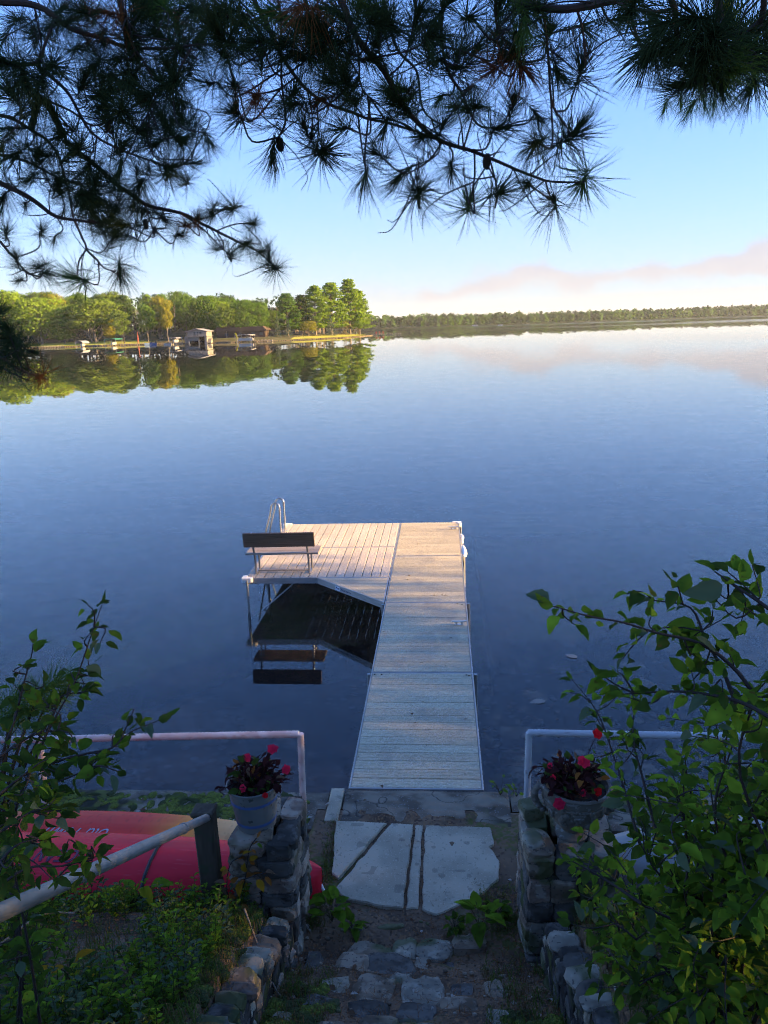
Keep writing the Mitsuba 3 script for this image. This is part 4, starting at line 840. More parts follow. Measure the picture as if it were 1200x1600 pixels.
def wall(name, label, pts, seed, top, n, mats):
    t = thing(name, label, 'retaining wall')
    rg = np.random.default_rng(seed)
    P_ = smooth_path(pts, 6)
    core = []
    ds = np.concatenate([[0], np.cumsum(np.linalg.norm(np.diff(P_, axis=0), axis=1))])
    at = lambda s: np.array([np.interp(s, ds, P_[:, 0]), np.interp(s, ds, P_[:, 1])])
    s = 0
    while s < ds[-1]:
        w = rg.uniform(.10, .20)
        x, y = at(s + w / 2)
        dxy = at(s + w) - at(s)
        ang = math.degrees(math.atan2(dxy[1], dxy[0]))
        ztop = float(top(y))
        zb = float(path_h(y)) - .08
        z = zb
        while z < ztop - .03:
            h = min(rg.uniform(.07, .14), ztop - z)
            obj('stone', rock((w * rg.uniform(.9, 1.05), rg.uniform(.15, .22), h * 1.02), int(rg.integers(1e6)), 2, .22, 3.6), 'mat_stone_' + rg.choice(mats), t, smooth=20,
                xf=M4((x + rg.uniform(-.015, .015), y, z + h / 2), rot((0, 0, 1), ang + rg.uniform(-9, 9)) @ rot((1, 0, 0), rg.uniform(-6, 6))))
            z += h
        core.append(mortar_block(x - .085, x + .085, y - .12, y + .12, zb - .1, ztop - .02, seed))
        s += w
    obj('mortar', cat_(core), 'mat_mortar', t, smooth=30)


wall('retaining_wall', 'low lichened stone wall along the left side of the steps', [(-.20, -2.03), (-.22, -2.3), (-.24, -2.6), (-.22, -2.9), (-.22, -3.4), (-.25, -3.9)], 61, lambda y: bank_h(y) - .05, 8, ['brown', 'dark', 'dark', 'rose', 'pale'])
wall('retaining_wall', 'low stone wall along the right side of the steps below the shrub', [(1.56, -2.03), (1.58, -2.4), (1.63, -2.9), (1.68, -3.5), (1.7, -3.9)], 62, lambda y: bank_h(y) - .04, 8, ['blue', 'dark', 'dark', 'rose', 'pale'])

stp = thing('stone_steps', 'worn cobblestone steps set in earth leading down to the slabs', 'steps')
for k, (x, y, w, h, mt) in enumerate(STEP_STONES):
    z = float(path_h(y))
    obj('stone', rock((w, h, .16 if w > .1 else .09), 300 + k, 3 if w > .2 else 2, .26, 4.2), 'mat_stone_' + mt, stp, smooth=22, xf=M4((x, y, z - .066 + (.008 if k % 2 else 0)), rot((0, 0, 1), (k * 37) % 24 - 12) @ rot((1, 0, 0), -9)))
# ---------------------------------------------------------------- leaf helpers
def leaf_mesh(wd=.6, fold=.12, droop=.18, n=5, saw=.0, tip=1.25):
    """a leaf of length 1 along +y, folded at the midrib, facing +z"""
    ys = np.linspace(0, 1, n + 1)
    w = wd / 2 * np.sin(np.pi * ys ** .85) ** .8 * (1 - .25 * ys ** 3)
    w[-1] = 0
    w[0] = .012
    v, f = [], []
    for k, y in enumerate(ys):
        z = -droop * y * y
        ww = w[k] * (1 + saw * (-1) ** k)
        v += [(-ww, y, z + fold * ww * 2), (0, y, z), (ww, y, z + fold * ww * 2)]
    for k in range(n):
        a = 3 * k
        f += [(a, a + 1, a + 4), (a, a + 4, a + 3), (a + 1, a + 2, a + 5), (a + 1, a + 5, a + 4)]
    return np.array(v, float), np.array(f)


def torn(m, seed):
    g = np.random.default_rng(seed)
    v, f = m
    v = v + np.stack([.05 * (meshkit.noise(v * 5 + seed, seed) - .5), v[:, 1] * 0, .16 * (meshkit.noise(v * 3 + seed, seed + 1) - .5) * v[:, 1]], -1)
    v[:, 0] += .10 * (v[:, 1] - .2) ** 2 * (1 if seed % 2 else -1)
    return v, f


LEAF = [torn(leaf_mesh(.62, .10, .16, 8, .05), 1), torn(leaf_mesh(.66, .24, .34, 8, .06), 2), torn(leaf_mesh(.50, .05, -.12, 8, .05), 3), torn(leaf_mesh(.58, .34, .12, 8, .06), 4), torn(leaf_mesh(.70, .16, .55, 8, .05), 5), torn(leaf_mesh(.46, .45, .25, 8, .04), 6)]
LEAFP = {}


def leaf_ply(kind, m):
    if (kind, m) not in LEAFP:
        LEAFP[kind, m] = mikit.ply(trimesh.Trimesh(*LEAF[kind], process=False), m, smooth=True)
    return LEAFP[kind, m]


def leaf_xf(p, d, L, rg, flat=.75):
    """leaf from p along d; its face leans to the sky"""
    up = np.array([0, 0, 1.0]) * flat + rg.normal(0, .38, 3)
    return M4(p, frame_y(d, up), L)


def plant(name, label, cat, stems, leaves, stem_mat='mat_stem', part_limit=300, group=None, stem_name='stem'):
    """stems: list of (points, radius); leaves: list of (xf, kind, material); nearest part_limit leaves become parts"""
    t = thing(name, label, cat, group)
    for p, r in stems:
        obj(stem_name, tube(p, r, 6), stem_mat, t, smooth=50)
    dist = [np.linalg.norm(x[:3, 3] - EYE) / np.linalg.norm(x[:3, 1]) for x, _, _ in leaves]
    order = np.argsort(dist)
    for i in order[:part_limit]:
        x, k, m = leaves[i]
        obj('leaf', leaf_ply(k, m), None, t, xf=x)
    rest = {}
    for i in order[part_limit:]:
        x, k, m = leaves[i]
        rest.setdefault(m, []).append((x, k))
    for m, xs_ in rest.items():
        vs, fs, at = [], [], 0
        for k in range(len(LEAF)):
            g = [x for x, kk in xs_ if kk == k]
            if g:
                v, f = merge_copies(*LEAF[k], g)
                vs.append(v)
                fs.append(f + at)
                at += len(v)
        obj('foliage', trimesh.Trimesh(np.vstack(vs), np.vstack(fs), process=False), m, t, smooth=True, kind='stuff')
    return t


def leaves_along(p, L, rg, mats, step=.055, start=.15, pet=.02, droop=.1, spread=60):
    p = smooth_path(p, 4)
    ds = np.concatenate([[0], np.cumsum(np.linalg.norm(np.diff(p, axis=0), axis=1))])
    out, s, side = [], ds[-1] * start, 1
    while s < ds[-1]:
        q = np.array([np.interp(s, ds, p[:, k]) for k in range(3)])
        q2 = np.array([np.interp(min(s + .02, ds[-1]), ds, p[:, k]) for k in range(3)])
        d = q2 - q if s + .02 <= ds[-1] else p[-1] - p[-2]
        d /= np.linalg.norm(d) + 1e-9
        sd = np.cross(d, [0, 0, 1.0]) + rg.normal(0, .35, 3)
        sd /= np.linalg.norm(sd)
        a = math.radians(spread + rg.uniform(-18, 18))
        dirn = d * math.cos(a) + sd * side * math.sin(a) + np.array([0, 0, -droop + rg.uniform(-.25, .2)])
        ll = L * rg.uniform(.45, 1.25)
        out.append((leaf_xf(q + dirn * pet, dirn, ll, rg), int(rg.integers(6)), rg.choice(mats[0], p=mats[1])))
        side = -side
        s += step * rg.uniform(.7, 1.3)
    out.append((leaf_xf(p[-1], d, L * .8, rg), int(rg.integers(6)), rg.choice(mats[0], p=mats[1])))
    return out


def twigs_from(p, rg, n, length, up=.3):
    p = smooth_path(p, 4)
    out = []
    for _ in range(n):
        i = int(rg.integers(len(p) // 4, len(p)))
        d = p[min(i + 1, len(p) - 1)] - p[i - 1]
        d /= np.linalg.norm(d) + 1e-9
        v = d * .6 + rg.normal(0, .7, 3) + [0, 0, up * .5]
        v /= np.linalg.norm(v)
        l = length * rg.uniform(.5, 1.2)
        a = p[i]
        b = a + v * l * .5 + rg.normal(0, .02, 3)
        out.append(np.array([a, b, a + v * l + np.array([0, 0, -.08 * l])]))
    return out


# ---------------------------------------------------------------- grey bucket with flowers, carved urn with flowers
def flowering(name, label, c, rad, hgt, seed, blossoms, n=230, lean=(0, 0)):
    rg = np.random.default_rng(seed)
    stems, leaves = [], []
    for k in range(34):
        a, rr = rg.uniform(0, 2 * math.pi), rad * math.sqrt(rg.random())
        e = np.array([c[0] + math.cos(a) * rr * 1.25 + lean[0] * .1, c[1] + math.sin(a) * rr * 1.1, c[2] + hgt * (1 - .55 * (rr / rad) ** 2) * rg.uniform(.65, 1.05)])
        b = np.array([c[0] + math.cos(a) * rr * .35, c[1] + math.sin(a) * rr * .35, c[2] - .02])
        p = np.array([b, (b + e) / 2 + rg.normal(0, .015, 3) + [0, 0, .03], e])
        stems.append((smooth_path(p, 3), .0035))
        leaves += leaves_along(p, .065, rg, (['mat_leaf_purple', 'mat_leaf_dark', 'mat_leaf_brown', 'mat_leaf_orange'], [.66, .2, .09, .05]), step=.024, start=.25, droop=.25)
    t = plant(name, label, 'flowering plant', stems, leaves, 'mat_leaf_purple', 260)
    for (x, y, z, r, m, nx, ny, nz) in blossoms:
        r = r * 1.2
        nrm = np.array([nx, ny, nz], float)
        nrm /= np.linalg.norm(nrm)
        fr = frame_y(nrm, (0.1, 0, 1))
        fr = np.stack([fr[:, 0], fr[:, 2], fr[:, 1]], 1)
        v, f = leaf_mesh(1.0, .12, .12, 5)
        v[:, 1] = v[:, 1] ** .8
        xs_ = [M4((x, y, z), fr @ rot((0, 0, 1), a + rg.uniform(-8, 8)) @ rot((1, 0, 0), rg.uniform(-14, 22)), r * rg.uniform(.88, 1.08)) for a in range(0, 360, 60)]
        xs_ += [M4(np.array([x, y, z]) + nrm * .004, fr @ rot((0, 0, 1), a) @ rot((1, 0, 0), rg.uniform(20, 45)), r * .6) for a in range(20, 380, 72)]
        fl = obj('flower', trimesh.Trimesh(*merge_copies(v, f, xs_), process=False), m, t, smooth=True)
        base = np.array([c[0], c[1], c[2]]) + (np.array([x, y, 0]) - np.array([c[0], c[1], 0])) * .5
        base[2] = c[2] + (z - c[2]) * .45
        obj('stalk', tube(smooth_path([base, (base + [x, y, z]) / 2 + [0, 0, .015], np.array([x, y, z]) - nrm * .006], 3), .0025, 5), 'mat_leaf_purple', fl)
    return t


BX, BY, BZ = -.385, -1.72, 1.435
bk_ = thing('bucket', 'grey pail with two faded blue bands standing on the left stone pillar', 'bucket')
prof = [(0, .0), (.118, .0), (.126, .006), (.168, .30), (.176, .302), (.178, .31), (.172, .314), (.162, .308), (.158, .295), (.150, .25), (0, .25)]
xf = M4((BX, BY, BZ), rot((0, 1, 0), -1.5))
obj('pail', lathe(prof, 40), 'mat_bucket', bk_, smooth=40, xf=xf)
for z in (.062, .215):
    r = .126 + (.168 - .126) * (z - .006) / .294
    obj('band', lathe([(r - .004, z - .011), (r + .0015, z - .010), (r + .0025, z + .010), (r - .002, z + .012)], 40), 'mat_bucket_band', bk_, smooth=30, xf=xf)
for s in (-1, 1):
    obj('handle_ear', rock((.02, .035, .04), 5, 1, .02).apply_translation((s * .178, 0, .275)), 'mat_bucket', bk_, smooth=True, xf=xf)
obj('handle', tube(smooth_path([(-.185, 0, .275), (-.205, -.05, .30), (-.20, -.10, .315), (-.15, -.16, .322)], 4), .004, 6), 'mat_twig', bk_, smooth=True, xf=xf)
obj('soil', lathe([(.153, .262), (.10, .272), (.04, .268), (0, .27)], 24), 'mat_potting_soil', bk_, smooth=True, xf=xf)
flowering('potted_flowers', 'dark leaved plant with bright pink flowers growing in the grey bucket', (BX, BY, BZ + .27), .17, .20, 5,
          [(-.43, -1.70, 1.915, .030, 'mat_petal', -.1, -.5, .8), (-.255, -1.68, 1.965, .034, 'mat_petal', .1, -.4, .9), (-.165, -1.72, 1.845, .030, 'mat_petal', .6, -.7, .3), (-.42, -1.88, 1.80, .024, 'mat_petal', -.2, -.9, .3), (-.275, -1.88, 1.755, .018, 'mat_petal_red', .2, -.9, .2)])

UX, UY, UZ = 1.70, -1.70, 1.385
ur = thing('urn', 'carved grey stone urn with grape relief standing on the right stone pillar', 'urn')
prof = [(0, 0), (.105, 0), (.108, .022), (.088, .035), (.075, .05), (.085, .07), (.125, .11), (.165, .17), (.19, .235), (.197, .29), (.20, .30), (.212, .306), (.222, .35), (.228, .365), (.222, .376), (.206, .374), (.198, .355), (.19, .33), (0, .33)]
xf = M4((UX, UY, UZ), rot((0, 1, 0), 2.5))
obj('bowl', lathe(prof, 48), 'mat_urn', ur, smooth=40, xf=xf)
ms = []
rg = np.random.default_rng(8)
for a0 in (-90, -30, -150, 30, 90, 150):
    for r_, n in enumerate((5, 4, 3, 2, 1)):
        for k in range(n):
            a = math.radians(a0 + (k - (n - 1) / 2) * 6.0)
            z = .285 - r_ * .024
            R_ = np.interp(z, [.11, .17, .235, .29], [.125, .165, .19, .197])
            m = trimesh.creation.icosphere(1, .0165)
            m.apply_translation((math.cos(a) * R_, math.sin(a) * R_, z))
            ms.append(m)
obj('grape_relief', cat_(ms), 'mat_urn', ur, smooth=True, xf=xf, kind='stuff')
ms = []
for a0 in (-118, -62, -2, 58, 118, 178):
    for k in range(5):
        a = math.radians(a0 + rg.uniform(-9, 9))
        z = .275 - k * .028
        R_ = np.interp(z, [.11, .17, .235, .29], [.125, .165, .19, .197])
        m = rock((.045, .034, .055), int(rg.integers(1e5)), 1, .15, 2.5)
        m.apply_transform(M4((math.cos(a) * R_, math.sin(a) * R_, z), rot((0, 0, 1), math.degrees(a) - 90) @ rot((0, 1, 0), rg.uniform(-50, 50))))
        ms.append(m)
obj('leaf_relief', cat_(ms), 'mat_urn', ur, smooth=True, xf=xf, kind='stuff')
obj('garland', cat_([tube(smooth_path([(.2 * math.cos(a), .2 * math.sin(a), .296 - .018 * abs(math.sin(3 * a + 1.57))) for a in np.linspace(0, 2 * math.pi, 36)], 2), .007, 6)]), 'mat_urn', ur, smooth=True, xf=xf)
for s in (-1, 1):
    p = [(s * .19, -.02, .18), (s * .235, -.025, .22), (s * .262, -.025, .285), (s * .245, -.02, .345), (s * .205, -.015, .35)]
    h_ = [tube(smooth_path(p, 5), [.014, .022, .024, .02, .012], 8)]
    for k, q in enumerate(smooth_path(p, 3)):
        m = rock((.038, .038, .034), 50 + k, 1, .1, 2.2)
        m.apply_translation(q + [0, (-1) ** k * .012, 0])
        h_.append(m)
    obj('handle', cat_(h_), 'mat_urn', ur, smooth=True, xf=xf)
obj('soil', lathe([(.196, .335), (.12, .352), (.05, .346), (0, .35)], 24), 'mat_potting_soil', ur, smooth=True, xf=xf)
flowering('potted_flowers', 'dark red leaved plant with pink and red flowers growing in the stone urn', (UX + .0, UY, UZ + .35), .20, .17, 15,
          [(1.585, -1.90, 1.735, .034, 'mat_petal', -.3, -.9, .3), (1.755, -1.74, 1.935, .038, 'mat_petal', .1, -.7, .7), (1.545, -1.72, 1.89, .020, 'mat_petal', -.7, -.4, .5), (1.56, -1.78, 1.845, .020, 'mat_petal', -.6, -.7, .2),
           (1.735, -1.86, 1.79, .024, 'mat_petal', .1, -.9, .3), (1.83, -1.84, 1.785, .028, 'mat_petal_red', .4, -.8, .3), (1.86, -1.62, 2.06, .030, 'mat_petal_red', .2, -.6, .7)])

# ---------------------------------------------------------------- overhead pines
def tuft_mesh(rg, n, shoot=.5, spread=1.0, droop=.12, lean=(0, 0)):
    """needles of length about 1 along the last stretch of a shoot that ends at the origin and points along +y"""
    vs, fs = [], []
    for k in range(n):
        t = rg.random() ** 1.6
        ang = min(math.pi * .9, (.25 + 1.35 * t ** .6 + rg.normal(0, .22)) * spread + (t > .5) * rg.uniform(0, .5))
        a = rg.uniform(0, 2 * math.pi)
        d = np.array([math.sin(ang) * math.cos(a) + lean[0], math.cos(ang), math.sin(ang) * math.sin(a) + lean[1]])
        d /= np.linalg.norm(d)
        L = rg.choice([1, 1, 1, .8, .55]) * rg.uniform(.78, 1.08)
        b = np.array([rg.normal(0, .012), -shoot * t + .04, rg.normal(0, .012)])
        sag = np.array([0, 0, -droop * L]) + rg.normal(0, .075, 3)
        p = np.array([b, b + d * L * .55 + sag * .2, b + d * L + sag])
        u = np.cross(d, [0.3, .2, .9])
        u /= np.linalg.norm(u)
        w = np.cross(d, u)
        for j, r in enumerate((.0080, .0072, .0020)):
            vs += [p[j] + r * u, p[j] + r * (-.5 * u + .87 * w), p[j] + r * (-.5 * u - .87 * w)]
        o = k * 9
        for j in range(2):
            for q in range(3):
                A, B = o + j * 3 + q, o + j * 3 + (q + 1) % 3
                fs += [(A, A + 0 + (B - A), B + 3), (A, B + 3, A + 3)]
    return np.array(vs), np.array(fs)


rg = np.random.default_rng(77)
TUFT = [mikit.ply(trimesh.Trimesh(*tuft_mesh(rg, n, sh, sp_, dr_, ln), process=False), 'mat_needle') for n, sh, sp_, dr_, ln in ((150, .45, 1.0, .10, (0, 0)), (185, .75, .9, .22, (.2, 0)), (120, .35, 1.15, .08, (0, .2)), (170, .9, .8, .28, (-.15, .1)), (95, .5, 1.1, .15, (.3, -.2)), (200, .6, .95, .18, (0, -.1)), (130, 1.1, .75, .2, (.1, .25)), (160, .4, 1.2, .12, (-.25, 0)))]


def pine(name, label, trunk, branches, tufts, seed, feed):
    t = thing(name, label, 'pine tree')
    rg = np.random.default_rng(seed)
    obj('trunk', tube(smooth_path(trunk[0], 4), trunk[1], 16), 'mat_bark', t, smooth=50)
    nodes = []
    for p, r0, r1 in branches:
        q = smooth_path(p, 6)
        q = q + np.array(meshkit.noise(q[:, :, None] * np.array([9.0, 5, 3]), 3) - .5) * .045
        obj('branch', tube(q, [r0 * .72, max(r1 * .8, .0025)], 7), 'mat_bark', t, smooth=50)
        nodes += [(a, a - q[max(i - 3, 0)]) for i, a in enumerate(q) if i > len(q) * .25]
    for a, b, r in feed:   # limbs that carry the visible branches from the trunk, mostly outside the view
        a, b = np.array(a), np.array(b)
        obj('limb', tube(smooth_path([a, a * .6 + b * .4 + [0, 0, .15], a * .2 + b * .8 + [0, 0, .08], b], 4), r, 8), 'mat_bark', t, smooth=50)
    N = np.array([n[0] for n in nodes])
    tw = []
    for x, y, z, r in tufts:
        c = np.array([x, y, z])
        i = int(np.argmin(np.linalg.norm(N - c, axis=1) + rg.uniform(0, .05, len(N))))
        a, d0 = nodes[i]
        v = c - a
        l = np.linalg.norm(v)
        if l > .02:
            mid = a + v * .5 + rg.normal(0, .12 * l, 3) + d0 / (np.linalg.norm(d0) + 1e-6) * .18 * l - np.array([0, 0, .08 * l])
            tw.append(tube(smooth_path([a, mid, c - v * .08, c], 4), [.0035, .0028], 5))
            d = c - mid
        else:
            d = d0 + 1e-6
        d = d / (np.linalg.norm(d) + 1e-9) + rg.normal(0, .25, 3) - [0, 0, .25]
        obj('needle_cluster', TUFT[int(rg.integers(8))], 'mat_needle_dead_painted_sun' if rg.random() < .05 else 'mat_needle_young_painted_sun' if rg.random() < .10 else None, t, xf=M4(c, frame_y(d, rg.normal(0, 1, 3)), r * rg.uniform(.95, 1.2)))
    for k in range(2):   # old cones close to the branches
        a, d0 = nodes[int(rg.integers(len(nodes)))]
        m = rock((.028, .028, .055), seed * 100 + k, 2, .22, 2.4)
        obj('cone', m, 'mat_bark', t, smooth=True, xf=M4(a + rg.normal(0, .02, 3) - [0, 0, .02], rot((1, 0, 0), rg.uniform(-40, 40))))
    for k in range(90):   # bare dead twigs that curl off the branches
        a, d0 = nodes[int(rg.integers(len(nodes)))]
        v = rg.normal(0, 1, 3)
        v /= np.linalg.norm(v)
        l = rg.uniform(.06, .26)
        w = np.cross(v, rg.normal(0, 1, 3))
        w /= np.linalg.norm(w) + 1e-9
        tw.append(tube(smooth_path([a, a + v * l * .4 + w * l * .12, a + v * l * .75 + w * l * .34, a + v * l * .8 + w * l * .6], 4), [.003, .0012], 4))
    obj('twig_work', cat_(tw), 'mat_twig', t, smooth=50, kind='stuff')
    return t


pl1 = pine('pine_tree', 'dark long needled pine with boughs hanging in from the upper left', ([(-3.6, -2.9, .2), (-3.55, -2.9, 4), (-3.5, -2.85, 9), (-3.45, -2.8, 15)], [.24, .21, .15, .05]), LBR, LTU, 1,
           [((-3.52, -2.85, 5.6), LBR[0][0][0], [.05, .022]), ((-3.5, -2.85, 6.4), LBR[5][0][0], [.05, .024]), ((-3.52, -2.85, 6.0), LBR[6][0][0], [.04, .016]), ((-3.52, -2.85, 5.9), LBR[9][0][0], [.04, .014]), ((-3.52, -2.85, 5.5), LBR[11][0][0], [.03, .012]),
            ((-3.54, -2.87, 5.2), LBR[2][0][0], [.03, .01]), ((-3.55, -2.9, 4.9), LBR[18][0][0], [.03, .012]), ((-3.55, -2.9, 5.0), LBR[19][0][0], [.03, .01]), (LBR[9][0][2], LBR[1][0][0], [.015, .018]), (LBR[5][0][6], LBR[12][0][0], [.014, .01])])
pl2 = pine('pine_tree', 'long needled pine with boughs hanging across the top middle and upper right', ([(4.2, -5.2, 1.6), (4.15, -5.2, 5), (4.1, -5.1, 10), (4.1, -5.1, 16)], [.26, .23, .16, .05]), RBR, RTU, 2,
           [((4.15, -5.2, 5.6), RBR[2][0][0], [.06, .022]), ((4.14, -5.2, 6.8), (1.2, -4.0, 6.45), [.06, .03]), ((1.2, -4.0, 6.45), RBR[0][0][0], [.03, .016]), ((1.2, -4.0, 6.45), RBR[4][0][0], [.02, .009]), ((1.2, -4.0, 6.45), RBR[5][0][0], [.02, .008]),
            ((.55, -3.7, 6.2), RBR[6][0][0], [.02, .012]), ((1.2, -4.0, 6.45), (.45, -3.7, 6.2), [.025, .018]), ((.45, -3.7, 6.2), RBR[7][0][0], [.015, .008]), ((.45, -3.7, 6.2), RBR[21][0][0], [.015, .009]), ((.45, -3.7, 6.2), RBR[22][0][0], [.015, .009]),
            ((1.2, -4.0, 6.45), RBR[14][0][0], [.015, .008]), ((1.2, -4.0, 6.45), RBR[15][0][0], [.015, .007]), ((3.0, -4.7, 6.0), RBR[18][0][0], [.02, .014]), ((3.0, -4.7, 6.0), RBR[19][0][0], [.02, .014]), ((4.15, -5.2, 5.65), (3.0, -4.7, 6.0), [.04, .02])])
PAINTED_SUN_TIP = [mikit.ply(trimesh.Trimesh(*tuft_mesh(np.random.default_rng(5), 110, .8), process=False), 'mat_needle_young_painted_sun')]  # bough tip: sunlight is put into the brighter needle colour
tw = []
fp = thing('pine_bough', 'small pine bough tip with sunlight put into its yellow green colour below the dark boughs at the upper right', 'pine branch')
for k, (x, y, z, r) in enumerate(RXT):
    obj('needle_cluster', PAINTED_SUN_TIP[0], None, fp, xf=M4((x, y, z), frame_y((.2 * (k - 2), .2, -1), (1, .3, .2)), r))
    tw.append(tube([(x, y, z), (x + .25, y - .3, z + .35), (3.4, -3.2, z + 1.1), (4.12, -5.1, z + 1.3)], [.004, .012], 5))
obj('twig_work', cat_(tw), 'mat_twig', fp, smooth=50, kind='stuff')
PAINTED_SUN_TUFT = mikit.ply(trimesh.Trimesh(*tuft_mesh(np.random.default_rng(6), 70, .5), process=False), 'mat_needle_dead_painted_sun')  # patch of sun on the boughs, put into an orange needle colour
dn = thing('dead_pine_twig', 'tuft of needles with orange sunlight put into its colour in the upper left pine boughs', 'pine twig')
for k, p in enumerate([(-1.36, -2.5, 5.62), (-1.31, -2.47, 5.57), (-1.22, -2.5, 5.47)]):
    obj('needle_cluster', PAINTED_SUN_TUFT, None, dn, xf=M4(p, frame_y((.6, -.2, -.7), (0, 0, 1)), .10))
obj('twig', tube([(-1.45, -2.45, 5.72), (-1.22, -2.5, 5.47)], .004, 5), 'mat_twig', dn)

# ---------------------------------------------------------------- shrubs on both sides
GM = (['mat_leaf_dark', 'mat_leaf_mid', 'mat_leaf_light', 'mat_leaf_blue'], [.18, .44, .28, .10])
GD = (['mat_leaf_dark', 'mat_leaf_mid', 'mat_leaf_blue', 'mat_leaf_light'], [.52, .32, .10, .06])


def shrub(name, label, base, tops, seed, L, mats, shown, twn, tl, step, limit=300, r=.010, cat='shrub'):
    rg = np.random.default_rng(seed)
    stems, leaves = [], []
    for p in shown:
        p = np.array(p)
        stems.append((smooth_path(p, 4), [r * .7, r * .2]))
        leaves += leaves_along(p, L, rg, mats, step, .12)
        for q in twigs_from(p, rg, twn if twn < 5 else 6, tl * .42, 0):
            stems.append((smooth_path(q, 3), [.003, .0015]))
            leaves += leaves_along(q, L * .8, rg, mats, step * .8, .2)
    for b, e in tops:
        b, e = np.array(b), np.array(e)
        p = np.array([b, b * .6 + e * .4 + rg.normal(0, .06, 3) + [0, 0, .12], b * .25 + e * .75 + rg.normal(0, .05, 3) + [0, 0, .08], e])
        stems.append((smooth_path(p, 4), [r, r * .25]))
        leaves += leaves_along(p, L, rg, mats, step, .12)
        for q in twigs_from(p, rg, twn, tl):
            stems.append((smooth_path(q, 3), [.0035, .0015]))
            leaves += leaves_along(q, L, rg, mats, step, .15)
    return plant(name, label, cat, stems, leaves, 'mat_twig', limit, stem_name='branch')


def gh(x, y):
    return float(ground_h(np.array([x]), np.array([y]), False)[0])


def roots(base, ends, rg):
    out = []
    for e in ends:
        bx_, by2 = base[0] + rg.uniform(-.12, .12), base[1] + rg.uniform(-.12, .12)
        out.append(((bx_, by2, gh(bx_, by2) - .03), e))
    return out


rg = np.random.default_rng(31)
B1 = (2.05, -3.35)
ends = [RSH[0][0], (2.0, -3.9, 3.55), (1.88, -3.75, 3.2), (1.75, -3.6, 2.9), (1.66, -3.45, 2.6), (1.8, -3.6, 2.5), (2.05, -3.7, 3.1), (2.15, -3.8, 3.35), (1.68, -3.3, 2.3), (1.9, -3.45, 2.75), (1.85, -3.7, 2.1), (2.05, -3.75, 2.5), (2.3, -3.6, 3.0), (1.62, -3.2, 2.0), (1.72, -3.35, 1.8), (1.9, -3.9, 2.8), (1.95, -4.0, 3.2)]
shrub('leafy_shrub', 'large broad leaved shrub filling the lower right beside the steps', B1, roots(B1, ends, rg), 32, .078, GM, RSH[:3] + RSH[4:5], 8, .26, .028)
B2 = (2.45, -2.35)
ends = [(2.15, -2.2, 2.3), (2.35, -2.3, 2.5), (2.6, -2.2, 2.6), (2.25, -2.2, 1.9), (2.7, -2.1, 2.3), (2.05, -2.3, 1.75), (2.4, -2.3, 2.1), (2.8, -2.1, 2.75), (2.05, -2.35, 1.5), (2.4, -2.2, 1.6)]
shrub('leafy_shrub', 'lighter green shrub behind the large one and right of the stone urn', B2, roots(B2, ends, rg), 33, .066, (GM[0], [.2, .38, .35, .07]), [RSH[3], RSH[6], RSH[8]], 6, .26, .034)
B3 = (1.75, -2.75)
ends = [(1.62, -2.7, 1.75), (1.78, -2.65, 1.9), (1.9, -2.9, 1.65), (1.6, -2.95, 1.55), (2.1, -2.8, 1.8), (1.75, -3.1, 1.6)]
shrub('leafy_shrub', 'low light green shrub at the foot of the right stone pillar', B3, roots(B3, ends, rg), 34, .06, (GM[0], [.2, .35, .4, .05]), [], 3, .2, .036, 220, .006)
rg = np.random.default_rng(41)
B4 = (-.95, -3.75)
ends = [LSH[0][0], LSH[1][0], (-.80, -4.0, 3.12), (-.72, -3.92, 3.0)]
shrub('leafy_shrub', 'dark leafy shrub reaching in from the left edge over the railing', B4, roots(B4, ends, rg), 42, .064, GD, [LSH[k] for k in (0, 1, 2, 3, 4, 6, 8, 9, 10, 11)], 5, .20, .032, 300, .007)
sp = thing('pine_sapling', 'young pine with soft green needles behind the left shrub', 'pine sapling')
yt = [mikit.ply(trimesh.Trimesh(*tuft_mesh(np.random.default_rng(k), 190, .9), process=False), 'mat_needle_young_painted_sun') for k in (1, 2)]
for k, (x, y, z, r) in enumerate(SAP):
    obj('needle_cluster', yt[k % 2], None, sp, xf=M4((x, y, z), frame_y((.8, .2, .5), (0, 0, 1)) @ rot((0, 1, 0), 60 * k), r))
tip = np.array(SAP[0][:3])
trk = np.array([-1.15, -3.3, gh(-1.15, -3.3)])
obj('stem', tube(smooth_path([trk, trk + [.02, .02, .8], trk + [.05, 0, 1.5]], 4), [.02, .008], 8), 'mat_bark', sp, smooth=50)
for x, y, z, r in SAP:
    obj('branch', tube(smooth_path([trk + [.03, 0, 1.0], ((trk + [0, 0, 1.1]) + [x, y, z]) / 2 - [0, 0, .05], (x, y, z)], 4), [.008, .004], 6), 'mat_twig', sp, smooth=50)
# ---------------------------------------------------------------- small plants and litter on the near bank
rg = np.random.default_rng(52)


def small_plant(name, label, x, y, n, L, hgt, mats, seed, cat='plant', z=None, wd=None, group=None):
    g = np.random.default_rng(seed)
    z = gh(x, y) if z is None else z
    leaves, stems = [], []
    for k in range(n):
        a = g.uniform(0, 2 * math.pi)
        e = np.array([x + math.cos(a) * hgt * .55, y + math.sin(a) * hgt * .55, z + hgt * g.uniform(.5, 1.0)])
        b = np.array([x, y, z - .01])
        p = [b, (b + e) / 2 + [0, 0, hgt * .2], e]
        stems.append((smooth_path(p, 3), .002))
        d = np.array([math.cos(a), math.sin(a), g.uniform(-.1, .7)])
        leaves.append((leaf_xf(e - d / np.linalg.norm(d) * L * .3, d, L * g.uniform(.7, 1.15), g), int(g.integers(6)), g.choice(mats)))
    return plant(name, label, cat, stems, leaves, group=group)


